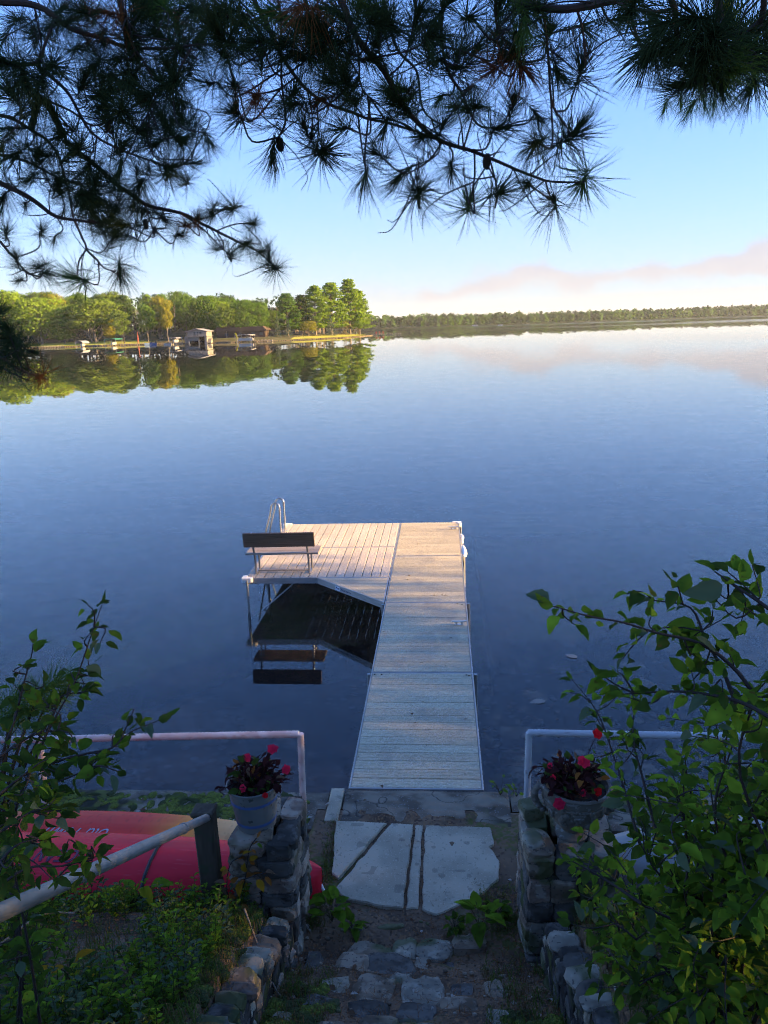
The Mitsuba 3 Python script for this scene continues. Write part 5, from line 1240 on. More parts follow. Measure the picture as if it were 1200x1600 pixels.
LM = ['mat_leaf_light', 'mat_leaf_mid']
small_plant('weed', 'clump of broad green weeds at the foot of the left stone pillar beside the slabs', .07, -1.62, 13, .14, .16, LM, 1, z=.60)
small_plant('weed', 'second green weed clump low in front of the lower left slab corner', .22, -1.70, 9, .11, .09, LM, 2, z=.58)
small_plant('weed', 'tall bright green dandelion like weed at the lower right of the slabs', 1.10, -1.66, 8, .17, .17, ['mat_leaf_light', 'mat_leaf_light', 'mat_leaf_mid'], 3, z=.60)
small_plant('weed', 'dense low green weeds between the right slab and the right pillar', 1.22, -1.58, 26, .075, .12, ['mat_leaf_mid', 'mat_leaf_light', 'mat_leaf_dark'], 4, z=.60)
small_plant('weed', 'low dark green weeds just left of the tall bright weed below the right slab', .93, -1.70, 22, .06, .09, ['mat_leaf_mid', 'mat_leaf_dark'], 6, z=.60)
small_plant('seedling', 'light green seedling standing at the water edge right of the dock', 1.36, -.06, 12, .045, .14, ['mat_leaf_light'], 7, z=.60)
small_plant('seedling', 'second low seedling at the water edge just left of the grey railing post', 1.50, -.08, 9, .04, .08, ['mat_leaf_light'], 8, z=.60)
small_plant('seedling', 'tiny green seedling in the moss on the right side of the steps', 1.22, -3.05, 4, .05, .06, ['mat_leaf_light'], 9)


def big_leaf_plant(name, label, pts, L, mats, seed):
    g = np.random.default_rng(seed)
    leaves, stems = [], []
    b = np.array(pts[0])
    for e, d in pts[1:]:
        e, d = np.array(e), np.array(d, float)
        stems.append((smooth_path([b, (b + e) / 2 + [0, 0, .04], e], 4), .004))
        leaves.append((leaf_xf(e, d, L * g.uniform(.85, 1.15), g, 1.6), int(g.integers(6)), g.choice(mats)))
    return plant(name, label, 'plant', stems, leaves)


def on(x, y, dz=0):
    return (x, y, gh(x, y) + dz)


big_leaf_plant('yellow_leaved_plant', 'plant with large yellow green leaves in front of the dark pink kayak', [on(-1.18, -2.05), (on(-1.26, -1.95, .20), (-1, -.1, .1)), (on(-1.16, -1.92, .24), (-.4, -1, -.1)), (on(-1.08, -1.92, .23), (1, .3, .12)), (on(-1.12, -1.98, .2), (.7, -.8, 0)), (on(-1.20, -1.92, .22), (-.7, .5, .1))],
               .15, ['mat_leaf_yellow', 'mat_leaf_yellow', 'mat_leaf_light'], 3)
big_leaf_plant('yellow_leaved_plant', 'yellowing seedling with gold edged leaves in the lower left corner', [on(-1.0, -3.12), (on(-1.08, -3.12, .10), (-1, -.15, .1)), (on(-1.02, -3.14, .13), (-.5, -.7, .1)), (on(-.97, -3.12, .14), (.2, -1, -.1)), (on(-.93, -3.12, .12), (.8, -.6, -.2)), (on(-1.0, -3.08, .12), (.6, .6, .2))],
               .10, ['mat_leaf_yellow', 'mat_leaf_gold', 'mat_leaf_yellow'], 4)
big_leaf_plant('yellow_leaved_plant', 'single round golden leaf plant beside the top of the left stone wall', [on(-.62, -2.25), (on(-.62, -2.25, .08), (.6, -.6, .5)), (on(-.58, -2.3, .06), (.9, -.1, .2))], .055, ['mat_leaf_gold'], 5)
# orange autumn vine hanging over the front of the left pillar
g = np.random.default_rng(13)
stems, leaves = [], []
for p in ([(-.50, -1.96, .95), (-.42, -2.00, 1.20), (-.38, -1.98, 1.42), (-.33, -1.96, 1.50)], [(-.50, -1.96, .95), (-.53, -2.03, 1.15), (-.50, -2.02, 1.34), (-.42, -2.0, 1.40)], [(-.45, -1.98, 1.2), (-.36, -2.05, 1.28), (-.27, -2.03, 1.30)],
          [(-.50, -1.98, 1.1), (-.56, -2.07, 1.08), (-.58, -2.1, .98)], [(-.42, -1.98, 1.2), (-.44, -2.08, 1.10), (-.42, -2.12, .98)]):
    stems.append((smooth_path(p, 4), .004))
    leaves += leaves_along(np.array(p), .075, g, (['mat_leaf_orange', 'mat_leaf_gold', 'mat_leaf_brown', 'mat_leaf_mid'], [.44, .26, .2, .1]), .034, .1, droop=.7)
plant('autumn_vine', 'orange and yellow autumn vine hanging over the front of the left stone pillar', 'vine', stems, leaves, 'mat_twig')


# ground cover on the bank: low bushy stems nobody would count
def cover(name, label, cat, mats, spots, seed, L, hgt, per, wd):
    g = np.random.default_rng(seed)
    xs_ = {m: [] for m in mats[0]}
    st = []
    for x, y in spots:
        z = gh(x, y)
        h = hgt * g.uniform(.5, 1.2)
        lean = g.normal(0, .25, 2)
        top = np.array([x + lean[0] * h, y + lean[1] * h, z + h])
        st.append(tube([(x, y, z - .01), top], .0018, 3, False))
        m = g.choice(mats[0], p=mats[1])
        for k in range(per):
            s = (k + .6) / per
            q = np.array([x, y, z]) * (1 - s) + top * s
            a = k * 2.4 + g.uniform(-.5, .5)
            d = np.array([math.cos(a), math.sin(a), g.uniform(.1, .9)])
            xs_[m].append(leaf_xf(q, d, L * g.uniform(.6, 1.2), g) @ np.diag([wd, 1, 1, 1]))
    t = thing(name, label, cat)
    labels[t]['kind'] = 'stuff'
    obj('stems', cat_(st), 'mat_stem', t, kind='stuff')
    v, f = leaf_mesh(.6, .15, .15, 3)
    for m, q in xs_.items():
        if q:
            obj('leaves', trimesh.Trimesh(*merge_copies(v, f, q), process=False), m, t, smooth=True, kind='stuff')


def scatter(n, fn, seed):
    g = np.random.default_rng(seed)
    out = []
    while len(out) < n:
        x, y = g.uniform(-2.6, 3.2), g.uniform(-4.2, -1.5)
        if g.random() < fn(x, y):
            out.append((x, y))
    return out


nz = lambda x, y, s, k: float(meshkit.noise(np.array([x * s, y * s, k]), 3))
leftbank = lambda x, y: (x < -.40) * (y < -1.72) * (nz(x, y, 2.0, 1) > .12) * (.35 + .65 * (nz(x, y, 5, 2) > .4))
cover('ground_cover', 'low bushy green ground cover with small leaves on the left bank', 'ground cover', (['mat_leaf_blue', 'mat_leaf_mid', 'mat_leaf_dark', 'mat_leaf_light'], [.32, .28, .12, .28]), scatter(1350, leftbank, 5), 6, .042, .20, 14, .75)
rightbank = lambda x, y: (x > 1.75) * (y < -1.6) * (nz(x, y, 2.0, 5) > .35)
cover('ground_cover', 'low light green growth under the shrubs on the right bank', 'ground cover', (['mat_leaf_mid', 'mat_leaf_light', 'mat_leaf_dark'], [.45, .3, .25]), scatter(500, rightbank, 7), 8, .045, .2, 11, .75)


def grass(name, label, spots, mats, seed, h, n):
    g = np.random.default_rng(seed)
    vs, fs = {m: [] for m in mats}, {m: [] for m in mats}
    cnt = {m: 0 for m in mats}
    for x, y in spots:
        m = mats[int(g.integers(len(mats)))]
        z = gh(x, y) if y < -1.95 or x < -.1 or x > 1.5 else .585
        for k in range(n):
            a = g.uniform(0, 2 * math.pi)
            L = h * g.uniform(.4, 1.2)
            b = np.array([x, y, z - .005]) + np.append(g.normal(0, .025, 2), 0)
            o = np.array([math.cos(a), math.sin(a), 0])
            w = np.array([-o[1], o[0], 0]) * .0022
            mid, tip = b + o * L * .2 + [0, 0, L * .6], b + o * L * g.uniform(.3, .8) + [0, 0, L * g.uniform(.6, 1)]
            vs[m] += [b - w, b + w, mid - w * .8, mid + w * .8, tip]
            c = cnt[m]
            fs[m] += [(c, c + 1, c + 3), (c, c + 3, c + 2), (c + 2, c + 3, c + 4)]
            cnt[m] += 5
    t = thing(name, label, 'grass')
    labels[t]['kind'] = 'stuff'
    for m in mats:
        if vs[m]:
            obj('blades', trimesh.Trimesh(np.array(vs[m]), np.array(fs[m]), process=False), m, t, kind='stuff')


g = np.random.default_rng(71)
gs = [(x, y) for x, y in zip(g.uniform(-.09, .03, 90), g.uniform(-1.7, -.5, 90))]
gs += [(x, y) for x, y in zip(g.uniform(1.1, 1.4, 80), g.uniform(-1.7, -1.2, 80))]
grass('short_grass', 'short green grass along the left and right edges of the concrete slabs', gs, ['mat_grass', 'mat_grass', 'mat_grass_dry'], 3, .05, 14)
gs = scatter(1000, lambda x, y: leftbank(x + .3, y + .7) + .4 * rightbank(x, y + .4), 17)
gs += [(x, y) for x, y in zip(g.uniform(-.55, -.28, 260), g.uniform(-3.6, -2.0, 260))] + [(x, y) for x, y in zip(g.uniform(1.66, 1.95, 160), g.uniform(-3.6, -2.0, 160))]
gs += [(x, y) for x, y in zip(g.uniform(-.15, .2, 130), g.uniform(-3.6, -2.2, 130))] + [(x, y) for x, y in zip(g.uniform(1.1, 1.55, 150), g.uniform(-3.6, -2.0, 150))]
grass('wild_grass', 'thin wild grass and moss on the banks beside the steps', gs, ['mat_grass', 'mat_grass_dry', 'mat_grass'], 4, .09, 10)
# bright moss cushions on the seawall top
ms = []
for k in range(420):
    x = g.choice([g.normal(-1.25, .28), g.normal(-.72, .16), g.uniform(-3.2, -.3), g.normal(-2.75, .25)])
    y = g.uniform(-.47, -.1)
    m = trimesh.creation.icosphere(2, 1)
    v = np.array(m.vertices)
    m.vertices = v * (1 + .35 * (meshkit.noise(v * 4 + k, k) - .5))[:, None]
    m.apply_transform(M4((x, y, .585), rot((0, 0, 1), k * 40), (g.uniform(.02, .08), g.uniform(.015, .045), g.uniform(.004, .011))))
    ms.append(m)
mat('mat_moss', lambda p, n, uv: mix((.035, .045, .008), (.13, .16, .015), smoothstep(.3, .7, noise(p.x * 9, p.y * 9)) * noise(p.x * 90, p.y * 90, p.z * 90) * 1.4), .95, bump=lambda p, n, uv: noise(p.x * 120, p.y * 120, p.z * 120), bump_scale=.012)
obj('moss', cat_(ms), 'mat_moss', smooth=True, label='bright green moss cushions on the seawall top behind the kayaks', cat='moss', kind='stuff')
ms = []
for k in range(240):
    x, y = (g.uniform(-.12, .22), g.uniform(-3.4, -2.35)) if k < 90 else (g.uniform(-.5, -.3), g.uniform(-3.3, -2.0)) if k < 170 else (g.uniform(1.15, 1.5), g.uniform(-3.4, -2.6))
    m = trimesh.creation.icosphere(2, 1)
    v = np.array(m.vertices)
    m.vertices = v * (1 + .4 * (meshkit.noise(v * 4 + k, k) - .5))[:, None]
    m.apply_transform(M4((x, y, gh(x, y)), rot((0, 0, 1), k * 40), (g.uniform(.02, .07), g.uniform(.02, .06), g.uniform(.01, .025))))
    ms.append(m)
obj('moss', cat_(ms), 'mat_moss', smooth=True, label='dark green moss cushions on the earth beside the stone steps', cat='moss', kind='stuff')
# litter: needles, dead leaves, pebbles, sticks
nd = []
for k in range(5200):
    x, y = g.uniform(-2.2, 2.2), g.uniform(-4.0, -1.2)
    if x < -.1 and y > -1.9:
        continue
    z = gh(x, y) + .004
    a, L = g.uniform(0, math.pi), g.uniform(.05, .12)
    d = np.array([math.cos(a), math.sin(a), g.uniform(-.08, .22)]) * L
    w = np.array([-math.sin(a), math.cos(a), 0]) * .0013
    p = np.array([x, y, z])
    nd.append((p - w, p + w, p + d))
nd = np.array(nd)
obj('needle_litter', trimesh.Trimesh(nd.reshape(-1, 3), np.arange(len(nd) * 3).reshape(-1, 3), process=False), 'mat_needle_dead_painted_sun', label='brown fallen pine needles on the earth of the bank and steps', cat='litter', kind='stuff')
xs_, xb = [], []
for k in range(430):
    x, y = g.uniform(-2.2, 2.6), g.uniform(-4.0, -.2)
    if -.1 < x < 1.4 and y > -1.5 and g.random() < .85:
        continue
    z = (gh(x, y) if not (-.1 < x < 1.5 and y > -1.95) else .585) if y < -.6 else .602
    d = np.append(g.normal(0, 1, 2), g.uniform(-.1, .25))
    (xs_ if g.random() < .8 else xb).append(leaf_xf(np.array([x, y, z + .008]), d, g.uniform(.025, .06), g, 1.5))
obj('fallen_leaves', trimesh.Trimesh(*merge_copies(*leaf_mesh(.6, .25, .2, 4), xs_), process=False), 'mat_leaf_brown', smooth=True, label='brown dead leaves scattered over the bank', cat='dead leaves', kind='stuff')
obj('fallen_leaves', trimesh.Trimesh(*merge_copies(*leaf_mesh(.6, .25, .2, 4), xb), process=False), 'mat_leaf_pale', smooth=True, label='pale bleached dead leaves scattered over the bank', cat='dead leaves', kind='stuff')
cd = thing('curled_leaf', 'large curled pale dead leaf lying on the left bank near the bottom', 'dead leaf')
for k, (dx, a) in enumerate(((-.05, 160), (.02, 20), (0, -30))):
    obj('lobe', trimesh.Trimesh(*leaf_mesh(.55, .5, .5, 6), process=False), 'mat_leaf_pale', cd, smooth=True, xf=M4(on(-.80 + dx, -2.93, .02), rot((0, 0, 1), a), .10))
ms = []
for k in range(260):
    x, y = g.uniform(-.15, 1.55), g.uniform(-3.5, -1.55)
    s = g.uniform(.008, .028)
    m = rock((s * 1.3, s, s * .8), k, 1, .15, 3)
    m.apply_translation((x, y, (gh(x, y) if y < -1.95 else .585) + s * .15))
    ms.append(m)
obj('gravel', cat_(ms), 'mat_stone_brown', smooth=True, label='small pebbles bedded in the earth between the step stones', cat='pebbles', kind='stuff')
for k, (pts, r) in enumerate([([on(-1.62, -3.0, .03), on(-1.52, -2.8, .12), on(-1.42, -2.62, .2), on(-1.3, -2.5, .16)], .011), ([on(-.35, -2.28, .12), on(-.12, -2.52, .03), on(.06, -2.6, .02)], .006), ([on(-.55, -2.62, .05), on(-.5, -2.75, .09), on(-.52, -2.9, .04)], .004)]):
    obj('dead_stick', tube(smooth_path(pts, 5), [r, r * .4], 6), 'mat_dry_stick', smooth=50, label=['forked grey dead stick leaning on the left bank', 'pale thin dead stick across the foot of the left stone wall', 'thin curved twig beside the top of the left stone wall'][k], cat='stick')
# pale overturned canoe half hidden behind the right shrub
surf, hull, rimt, deckm = make_kayak(3.4, .85, .38, .5, .10)
cn = thing('canoe', 'pale grey canoe lying upside down half hidden behind the right shrubs', 'canoe')
xf = M4((3.55, -.98, .55), rot((0, 0, 1), 6) @ rot((1, 0, 0), 3))
mat('mat_canoe', lambda p, n, uv: mix((.20, .20, .19), (.30, .30, .28), fbm(p.x * 3, p.y * 6, p.z * 6, 3)), .5)
obj('hull', hull, 'mat_canoe', cn, smooth=50, xf=xf)
obj('gunwale', rimt, 'mat_aluminium', cn, smooth=50, xf=xf)
for k, (x, y) in enumerate([(2.75, 4.2), (2.15, 2.9)]):
    obj('floating_leaf', trimesh.Trimesh(*leaf_mesh(.6, .06, .04, 5), process=False), 'mat_leaf_pale', smooth=True, xf=M4((x, y, .004), rot((0, 0, 1), 40 + 60 * k), .22), label=['pale leaf floating on the water right of the dock, farther out', 'pale leaf floating on the water right of the dock, nearer the shore'][k], cat='floating leaf')

q = []
for k in range(46):
    x, y = g.uniform(.05, 1.17), g.uniform(.05, 9.6) ** 1.0
    q.append(leaf_xf(np.array([x, y, DZ + .006]), np.append(g.normal(0, 1, 2), .05), g.uniform(.02, .05), g, 2.5) @ np.diag([g.choice([.25, 1.0]), 1, 1, 1]))
obj('fallen_leaves', trimesh.Trimesh(*merge_copies(*leaf_mesh(.6, .2, .15, 4), q), process=False), 'mat_leaf_brown', smooth=True, label='few small brown leaves lying on the dock walkway', cat='dead leaves', kind='stuff')
# ---------------------------------------------------------------- far shores
import shapely
NEARLAND = [(-700, 420), (-420, 350), (-260, 312), (-185, 296), (-163, 285), (-142, 277), (-124, 278.5), (-112, 281), (-100, 279), (-93, 276), (-86.5, 274), (-75, 271), (-66, 272), (-57, 276), (-50, 281), (-43, 289), (-36, 301), (-31.5, 317), (-29.5, 332), (-29, 346), (-33, 362), (-60, 400), (-110, 440), (-200, 560), (-700, 700)]
FARLAND = [(-900, 860), (-300, 880), (-69, 902), (10, 930), (95, 1000), (180, 1070), (262, 1150), (335, 1240), (420, 1320), (520, 1400), (640, 1500), (900, 1650), (1500, 1900), (3500, 2600), (3500, 4500), (-2500, 4500), (-2500, 1000)]


def land(poly, xs, ys, hf):
    pg = Polygon(poly)
    X, Y = np.meshgrid(xs, ys, indexing='ij')
    pts = shapely.points(X.ravel(), Y.ravel())
    d = shapely.distance(pts, pg.exterior)
    d = np.where(shapely.contains(pg, pts), d, -d).reshape(X.shape)
    return grid_mesh(xs, ys, lambda a, b: hf(d, a, b)), pg


def near_land_h(d, X, Y):
    n = meshkit.fbm(np.stack([X * .06, Y * .06, X * 0], -1), 3, 7) - .5
    return np.where(d > 0, .35 * sstep(0, 1.2, d) + .9 * sstep(1, 12, d) + 4.2 * sstep(10, 75, d), np.clip(d * .25, -1.5, 0)) + n * .5 * sstep(1, 8, d)


nm, NPG = land(NEARLAND, np.concatenate([np.linspace(-700, -200, 26)[:-1], np.arange(-200, -20, 1.5)]), np.concatenate([np.arange(262, 345, 1.5), np.linspace(345, 700, 40)]), near_land_h)
obj('far_bank', nm, 'mat_forest_floor', smooth=True, label='wooded far bank across the bay on the left', kind='structure')
LAWN = [(-150, 281), (-142, 278.2), (-124, 279.6), (-112, 282), (-106, 281.5), (-107, 290), (-118, 300), (-150, 302), (-170, 298)]
PLAWN = [(-54, 279), (-50, 282), (-43, 290), (-36, 302), (-32.6, 317), (-30.6, 332), (-31, 344), (-36, 338), (-40, 318), (-46, 302), (-54, 290)]
for pts, lb in ((LAWN, 'sunlit yellow green lawn on the far shore'), (PLAWN, 'sunlit strip of lawn along the wooded point')):
    pg = Polygon(pts).intersection(NPG.buffer(-.6))
    x0, y0, x1, y1 = pg.bounds
    xs_, ys_ = np.arange(x0, x1, 1.0), np.arange(y0, y1, 1.0)
    X, Y = np.meshgrid(xs_, ys_, indexing='ij')
    pp = shapely.points(X.ravel(), Y.ravel())
    d = shapely.distance(pp, NPG.exterior).reshape(X.shape)
    m = grid_mesh(xs_, ys_, lambda a, b: near_land_h(d, a, b) + .06)
    keep = shapely.contains(pg, shapely.points(*np.array(m.vertices)[:, :2].T))
    m.update_faces(keep[m.faces].all(1))
    obj('lawn', m, 'mat_lawn', smooth=True, label=lb, kind='structure')


def far_h(d, X, Y):
    n = meshkit.fbm(np.stack([X * .004, Y * .004, X * 0], -1), 3, 5)
    return np.where(d > 0, .5 * sstep(0, 4, d) + (4.5 + 10 * n * sstep(100, 700, X)) * sstep(8, 70, d), np.clip(d * .2, -2, 0))


fm, FPG = land(FARLAND, np.concatenate([np.linspace(-2500, -300, 12)[:-1], np.arange(-300, 800, 14), np.linspace(800, 3500, 20)]), np.concatenate([np.arange(850, 1700, 12), np.linspace(1700, 1880, 8), np.linspace(1900, 4500, 16)]), far_h)
obj('far_hills', fm, 'mat_far_forest', smooth=True, label='low wooded land on the horizon', kind='structure')


def lh(x, y, pg=None, f=None):
    p = shapely.points(x, y)
    d = shapely.distance(p, NPG.exterior) * (1 if shapely.contains(NPG, p) else -1)
    return float(near_land_h(np.array(d), np.array(float(x)), np.array(float(y))))


# --- trees of unit height and unit crown width
def clumps(c, r, n, size, g, flat=1.0, shell=.55):
    d = g.normal(0, 1, (n, 3))
    d /= np.linalg.norm(d, axis=1, keepdims=True)
    rr = (shell + (1 - shell) * g.random((n, 1)) ** .7)
    p = np.asarray(c) + d * rr * np.asarray(r)
    nrm = d * .8 + g.normal(0, .55, (n, 3)) + [0, 0, .25]
    nrm /= np.linalg.norm(nrm, axis=1, keepdims=True)
    a = np.cross(nrm, g.normal(0, 1, (n, 3)))
    a /= np.linalg.norm(a, axis=1, keepdims=True)
    b = np.cross(nrm, a)
    s = size * g.uniform(.6, 1.3, (n, 1))
    q = np.stack([p - a * s, p - b * s * .7 * flat + nrm * s * .15, p + a * s, p + b * s * .7 * flat - nrm * s * .1], 1)
    return q


def quads(q):
    q = np.vstack(q)
    n = len(q)
    i = np.arange(n)[:, None] * 4
    return trimesh.Trimesh(q.reshape(-1, 3), np.vstack([i + [[0, 1, 2]], i + [[0, 2, 3]]]), process=False)


def broadleaf(seed, bare=.22, lobes=17, forked=False, wide=.40):
    g = np.random.default_rng(seed)
    q, tr = [], []
    base = [tube(smooth_path([(0, 0, -.03), (.01, 0, bare), (.0, .01, .55), (0, 0, .85)], 3), [.022, .017, .010, .004], 7)]
    if forked:
        base += [tube(smooth_path([(0.02, 0, -.03), (-.12, .02, bare * .8), (-.2, .02, .5)], 3), [.018, .012, .005], 7), tube(smooth_path([(.05, .02, -.03), (.14, 0, .3), (.2, .0, .55)], 3), [.015, .010, .004], 7)]
    for k in range(lobes):
        a = k * 2.4 + g.uniform(-.4, .4)
        z = bare + .10 + (.92 - bare - .10) * (k + .5) / lobes
        w = wide * math.sin(math.pi * min(1, max(0, (z - bare + .12) / (1.06 - bare + .12)))) ** .6
        c = np.array([math.cos(a) * w * .62, math.sin(a) * w * .62, z + g.uniform(-.03, .03)])
        r = np.array([.22, .22, .105]) * g.uniform(.75, 1.15) * (1 if wide > .3 else .8)
        q.append(clumps(c, r, 190, .023, g))
        base.append(tube([(0, 0, max(bare * .9, z - .16)), c * [.6, .6, 1] - [0, 0, .04], c], [.006, .003], 5))
    q.append(clumps((0, 0, .90), (.17, .17, .10), 170, .024, g))
    return quads(q), cat_(base)


def white_pine(seed):
    g = np.random.default_rng(seed)
    q, base = [], [tube([(0, 0, -.02), (0, 0, .5), (0, .01, 1.0)], [.030, .02, .003], 7)]
    for k in range(19):
        z = .13 + .83 * (k / 18)
        w = .47 * (1 - (max(z - .13, 0) / .90) ** 1.6) ** .8 * g.uniform(.78, 1.12)
        for j in range(6):
            a = g.uniform(0, 6.28)
            e = np.array([math.cos(a) * w, math.sin(a) * w, z + w * .12])
            base.append(tube([(0, 0, z - .01), e * [.6, .6, 1], e], [.006, .002], 4))
            for s in (.45, .75, 1.0):
                c = np.array([e[0] * s, e[1] * s, z + (e[2] - z) * s + .006])
                q.append(clumps(c, (.10, .10, .022), 34, .022, g, .7, .2))
    q.append(clumps((0, 0, .985), (.03, .03, .03), 30, .016, g))
    return quads(q), cat_(base)


def spruce(seed, thin=1.0):
    g = np.random.default_rng(seed)
    q, base = [], [tube([(0, 0, -.02), (0, 0, 1.0)], [.022, .003], 6)]
    for k in range(26):
        z = .05 + .93 * k / 25
        w = .48 * (1 - z) ** .85 + .015
        for j in range(7):
            a = g.uniform(0, 6.28)
            for s in (.5, .9):
                c = np.array([math.cos(a) * w * s, math.sin(a) * w * s, z - w * s * .12])
                q.append(clumps(c, (w * .22 + .01, w * .22 + .01, .016), int(9 * thin), .020, g, .6, .2))
    return quads(q), cat_(base)


PROTO = {'leafy': [broadleaf(1, .08, 20), broadleaf(2, .12, 20)], 'oak': [broadleaf(3, .30, 16), broadleaf(4, .26, 17)], 'forked': [broadleaf(5, .27, 18, True)],
         'round': [broadleaf(6, .22, 15)], 'narrow': [broadleaf(7, .30, 15, False, .30)], 'pine': [white_pine(8), white_pine(9), white_pine(10)], 'spruce': [spruce(11), spruce(12)], 'bare': [spruce(13, .45)]}
PLY = {}


def far_tree(name, label, kind, k, x, y, top, w, col, rotz, group=None):
    v = k % len(PROTO[kind])
    if (kind, v, col) not in PLY:
        PLY[kind, v, col] = mikit.ply(PROTO[kind][v][0], 'mat_far_' + col)
    if (kind, v) not in PLY:
        PLY[kind, v] = mikit.ply(PROTO[kind][v][1], 'mat_trunk_far', smooth=True)
    z = lh(x, y)
    xf = M4((x, y, z), rot((0, 0, 1), rotz), (w, w, max(top - z, 2)))
    t = thing(name, label, 'tree', group)
    obj('trunk', PLY[kind, v], None, t, xf=xf)
    obj('crown', PLY[kind, v, col], None, t, xf=xf)


NAMES = {'leafy': 'broadleaf_tree', 'oak': 'broadleaf_tree', 'round': 'broadleaf_tree', 'narrow': 'broadleaf_tree', 'pine': 'white_pine', 'spruce': 'spruce_tree'}
for i, (x, y, top, w, kind, col, lb) in enumerate(FRONT_TREES):
    kd = 'forked' if 'forked pale' in lb else 'bare' if col == 'rust' and kind == 'spruce' else kind
    far_tree(NAMES[kind], lb, kd, i, x, y, top, w * 1.08, col, i * 77)
g = np.random.default_rng(9)
TONE = {'green': 'mid green', 'olive': 'olive green', 'deep': 'dark green', 'bright': 'light green', 'gold': 'golden green'}
for i, (x, y, top, w) in enumerate(WOODS):
    col = str(g.choice(['green', 'olive', 'deep', 'bright', 'gold'], p=[.38, .26, .18, .13, .05]))
    where = 'above the far lawn at the left' if x < -118 else 'behind the middle boat lifts' if x < -92 else 'behind the boathouse and left of the point'
    far_tree('broadleaf_tree', f'{TONE[col]} tree of the dense woods {where}', ['leafy', 'oak', 'leafy', 'round'][i % 4], i, x, y, top, w * 1.15, col, i * 53, f'{TONE[col]} woodland trees {where}')
# trunks and shade of the deeper woods
q, tk = [], []
for k in range(420):
    x = g.uniform(-230, -45)
    y = np.interp(x, [-230, -45], [316, 318]) + abs(g.normal(0, 40)) + 4
    if not shapely.contains(NPG.buffer(-6), shapely.points(x, y)):
        continue
    z = lh(x, y)
    tk.append(tube([(x, y, z - .3), (x + g.normal(0, .3), y, z + 10)], [.22, .14], 5, False))
    if k % 2:
        q.append(clumps((x, y, z + g.uniform(2, 13)), (3.4, 3.4, 3), 60, .62, g))
uw = thing('undergrowth', 'dark trunks and undergrowth of the deeper woods on the far left shore', 'woods')
labels[uw]['kind'] = 'stuff'
obj('trunks', cat_(tk), 'mat_trunk_far', uw, smooth=True, kind='stuff')
obj('foliage', quads(q), 'mat_far_deep', uw, kind='stuff')

# --- far wooded shore on the horizon: one mass
g = np.random.default_rng(15)
ring = np.array(FARLAND)
q = {c: [] for c in ('deep', 'green', 'pine')}
tr_ = []
line = shapely.LineString(ring[:13])
for k in range(4200):
    s = g.random() ** 1.0 * line.length
    p0, p1 = line.interpolate(s), line.interpolate(min(s + 1, line.length))
    t_ = np.array([p1.x - p0.x, p1.y - p0.y])
    nrm = np.array([-t_[1], t_[0]]) / (np.linalg.norm(t_) + 1e-9)
    off = 3 + abs(g.normal(0, 75)) * (k % 3 > 0) + g.uniform(0, 6)
    x, y = p0.x + nrm[0] * off, p0.y + nrm[1] * off
    if x > 1100:
        continue
    z = float(far_h(np.array(off), np.array(x), np.array(y)))
    h = g.uniform(6, 11) * g.choice([.85, 1, 1.2]) * (1.1 if off < 12 else .9)
    w = h * g.uniform(.24, .40)
    col = str(g.choice(list(q), p=[.66, .17, .17]))
    if g.random() < .35:
        for j in range(5):
            q[col].append(clumps((x, y, z + h * (.2 + .17 * j)), (w * (1 - j * .17), w * (1 - j * .17), h * .10), 9, 1.6, g))
    else:
        q[col].append(clumps((x, y, z + h * .55), (w, w, h * .45), 46, 1.75, g))
fw = thing('far_woods', 'long dark wooded shore on the horizon at the right', 'woods')
labels[fw]['kind'] = 'stuff'
for c in q:
    obj('foliage', quads(q[c]), 'mat_far_' + c, fw, kind='stuff')

# --- boathouse
bh = thing('boathouse', 'white two storey boathouse with low gable roof standing on the far shore', 'boathouse')
x0, x1, ya, yb = -86.7, -80.1, 269.5, 276.5
gable = Polygon([(x0, 2.55), (x1, 2.55), (x1, 4.15), ((x0 + x1) / 2, 4.95), (x0, 4.15)]).difference(shapely.union_all([shapely.box(a, b, c, d) for a, b, c, d in ((-84.6, 2.75, -84.0, 4.0), (-83.5, 2.65, -82.9, 4.05), (-82.5, 3.2, -81.8, 4.0))]))


def yext(poly, y, th):
    m = trimesh.creation.extrude_polygon(poly, th, engine='earcut')
    v = np.array(m.vertices)
    return trimesh.Trimesh(np.stack([v[:, 0], y + v[:, 2], v[:, 1]], 1), m.faces[:, ::-1], process=False)


wl = obj('wall', cat_([yext(gable, ya, .15), box(x0, x0 + .15, ya + .16, yb, .3, 4.15), box(x1 - .15, x1, ya + .16, yb, .3, 4.15), box(x0 + .16, x1 - .16, yb - .15, yb, .3, 4.1)]), 'mat_white_paint', bh)
for a, b, c, d in ((-84.6, 2.75, -84.0, 4.0), (-83.5, 2.65, -82.9, 4.05), (-82.5, 3.2, -81.8, 4.0)):
    wn = obj('window', box(a - .01, c + .01, ya + .06, ya + .08, b, d), 'mat_window_far', bh)
    obj('frame', cat_([box(a - .08, a, ya - .03, ya + .02, b - .08, d + .08), box(c, c + .08, ya - .03, ya + .02, b - .08, d + .08), box(a, c, ya - .03, ya + .02, d, d + .08)]), 'mat_white_paint', wn)
for a, c in ((x0, -86.2), (-83.15, -82.75), (-80.9, x1)):
    obj('pier', box(a, c, ya - .02, ya + .3, -.4, 2.45), 'mat_white_paint', bh)
obj('boat_door', cat_([box(-86.18, -83.17, ya + .1, ya + .16, 1.0 + k * .24, 1.23 + k * .24) for k in range(6)]), 'mat_white_paint', bh, label='half raised white boat door')
obj('interior', box(-86.1, -80.3, yb - 1.2, yb - 1.0, -.3, 2.4), 'mat_painted_dark', bh)  # near-black sheet; its colour stands in for the unlit boathouse inside
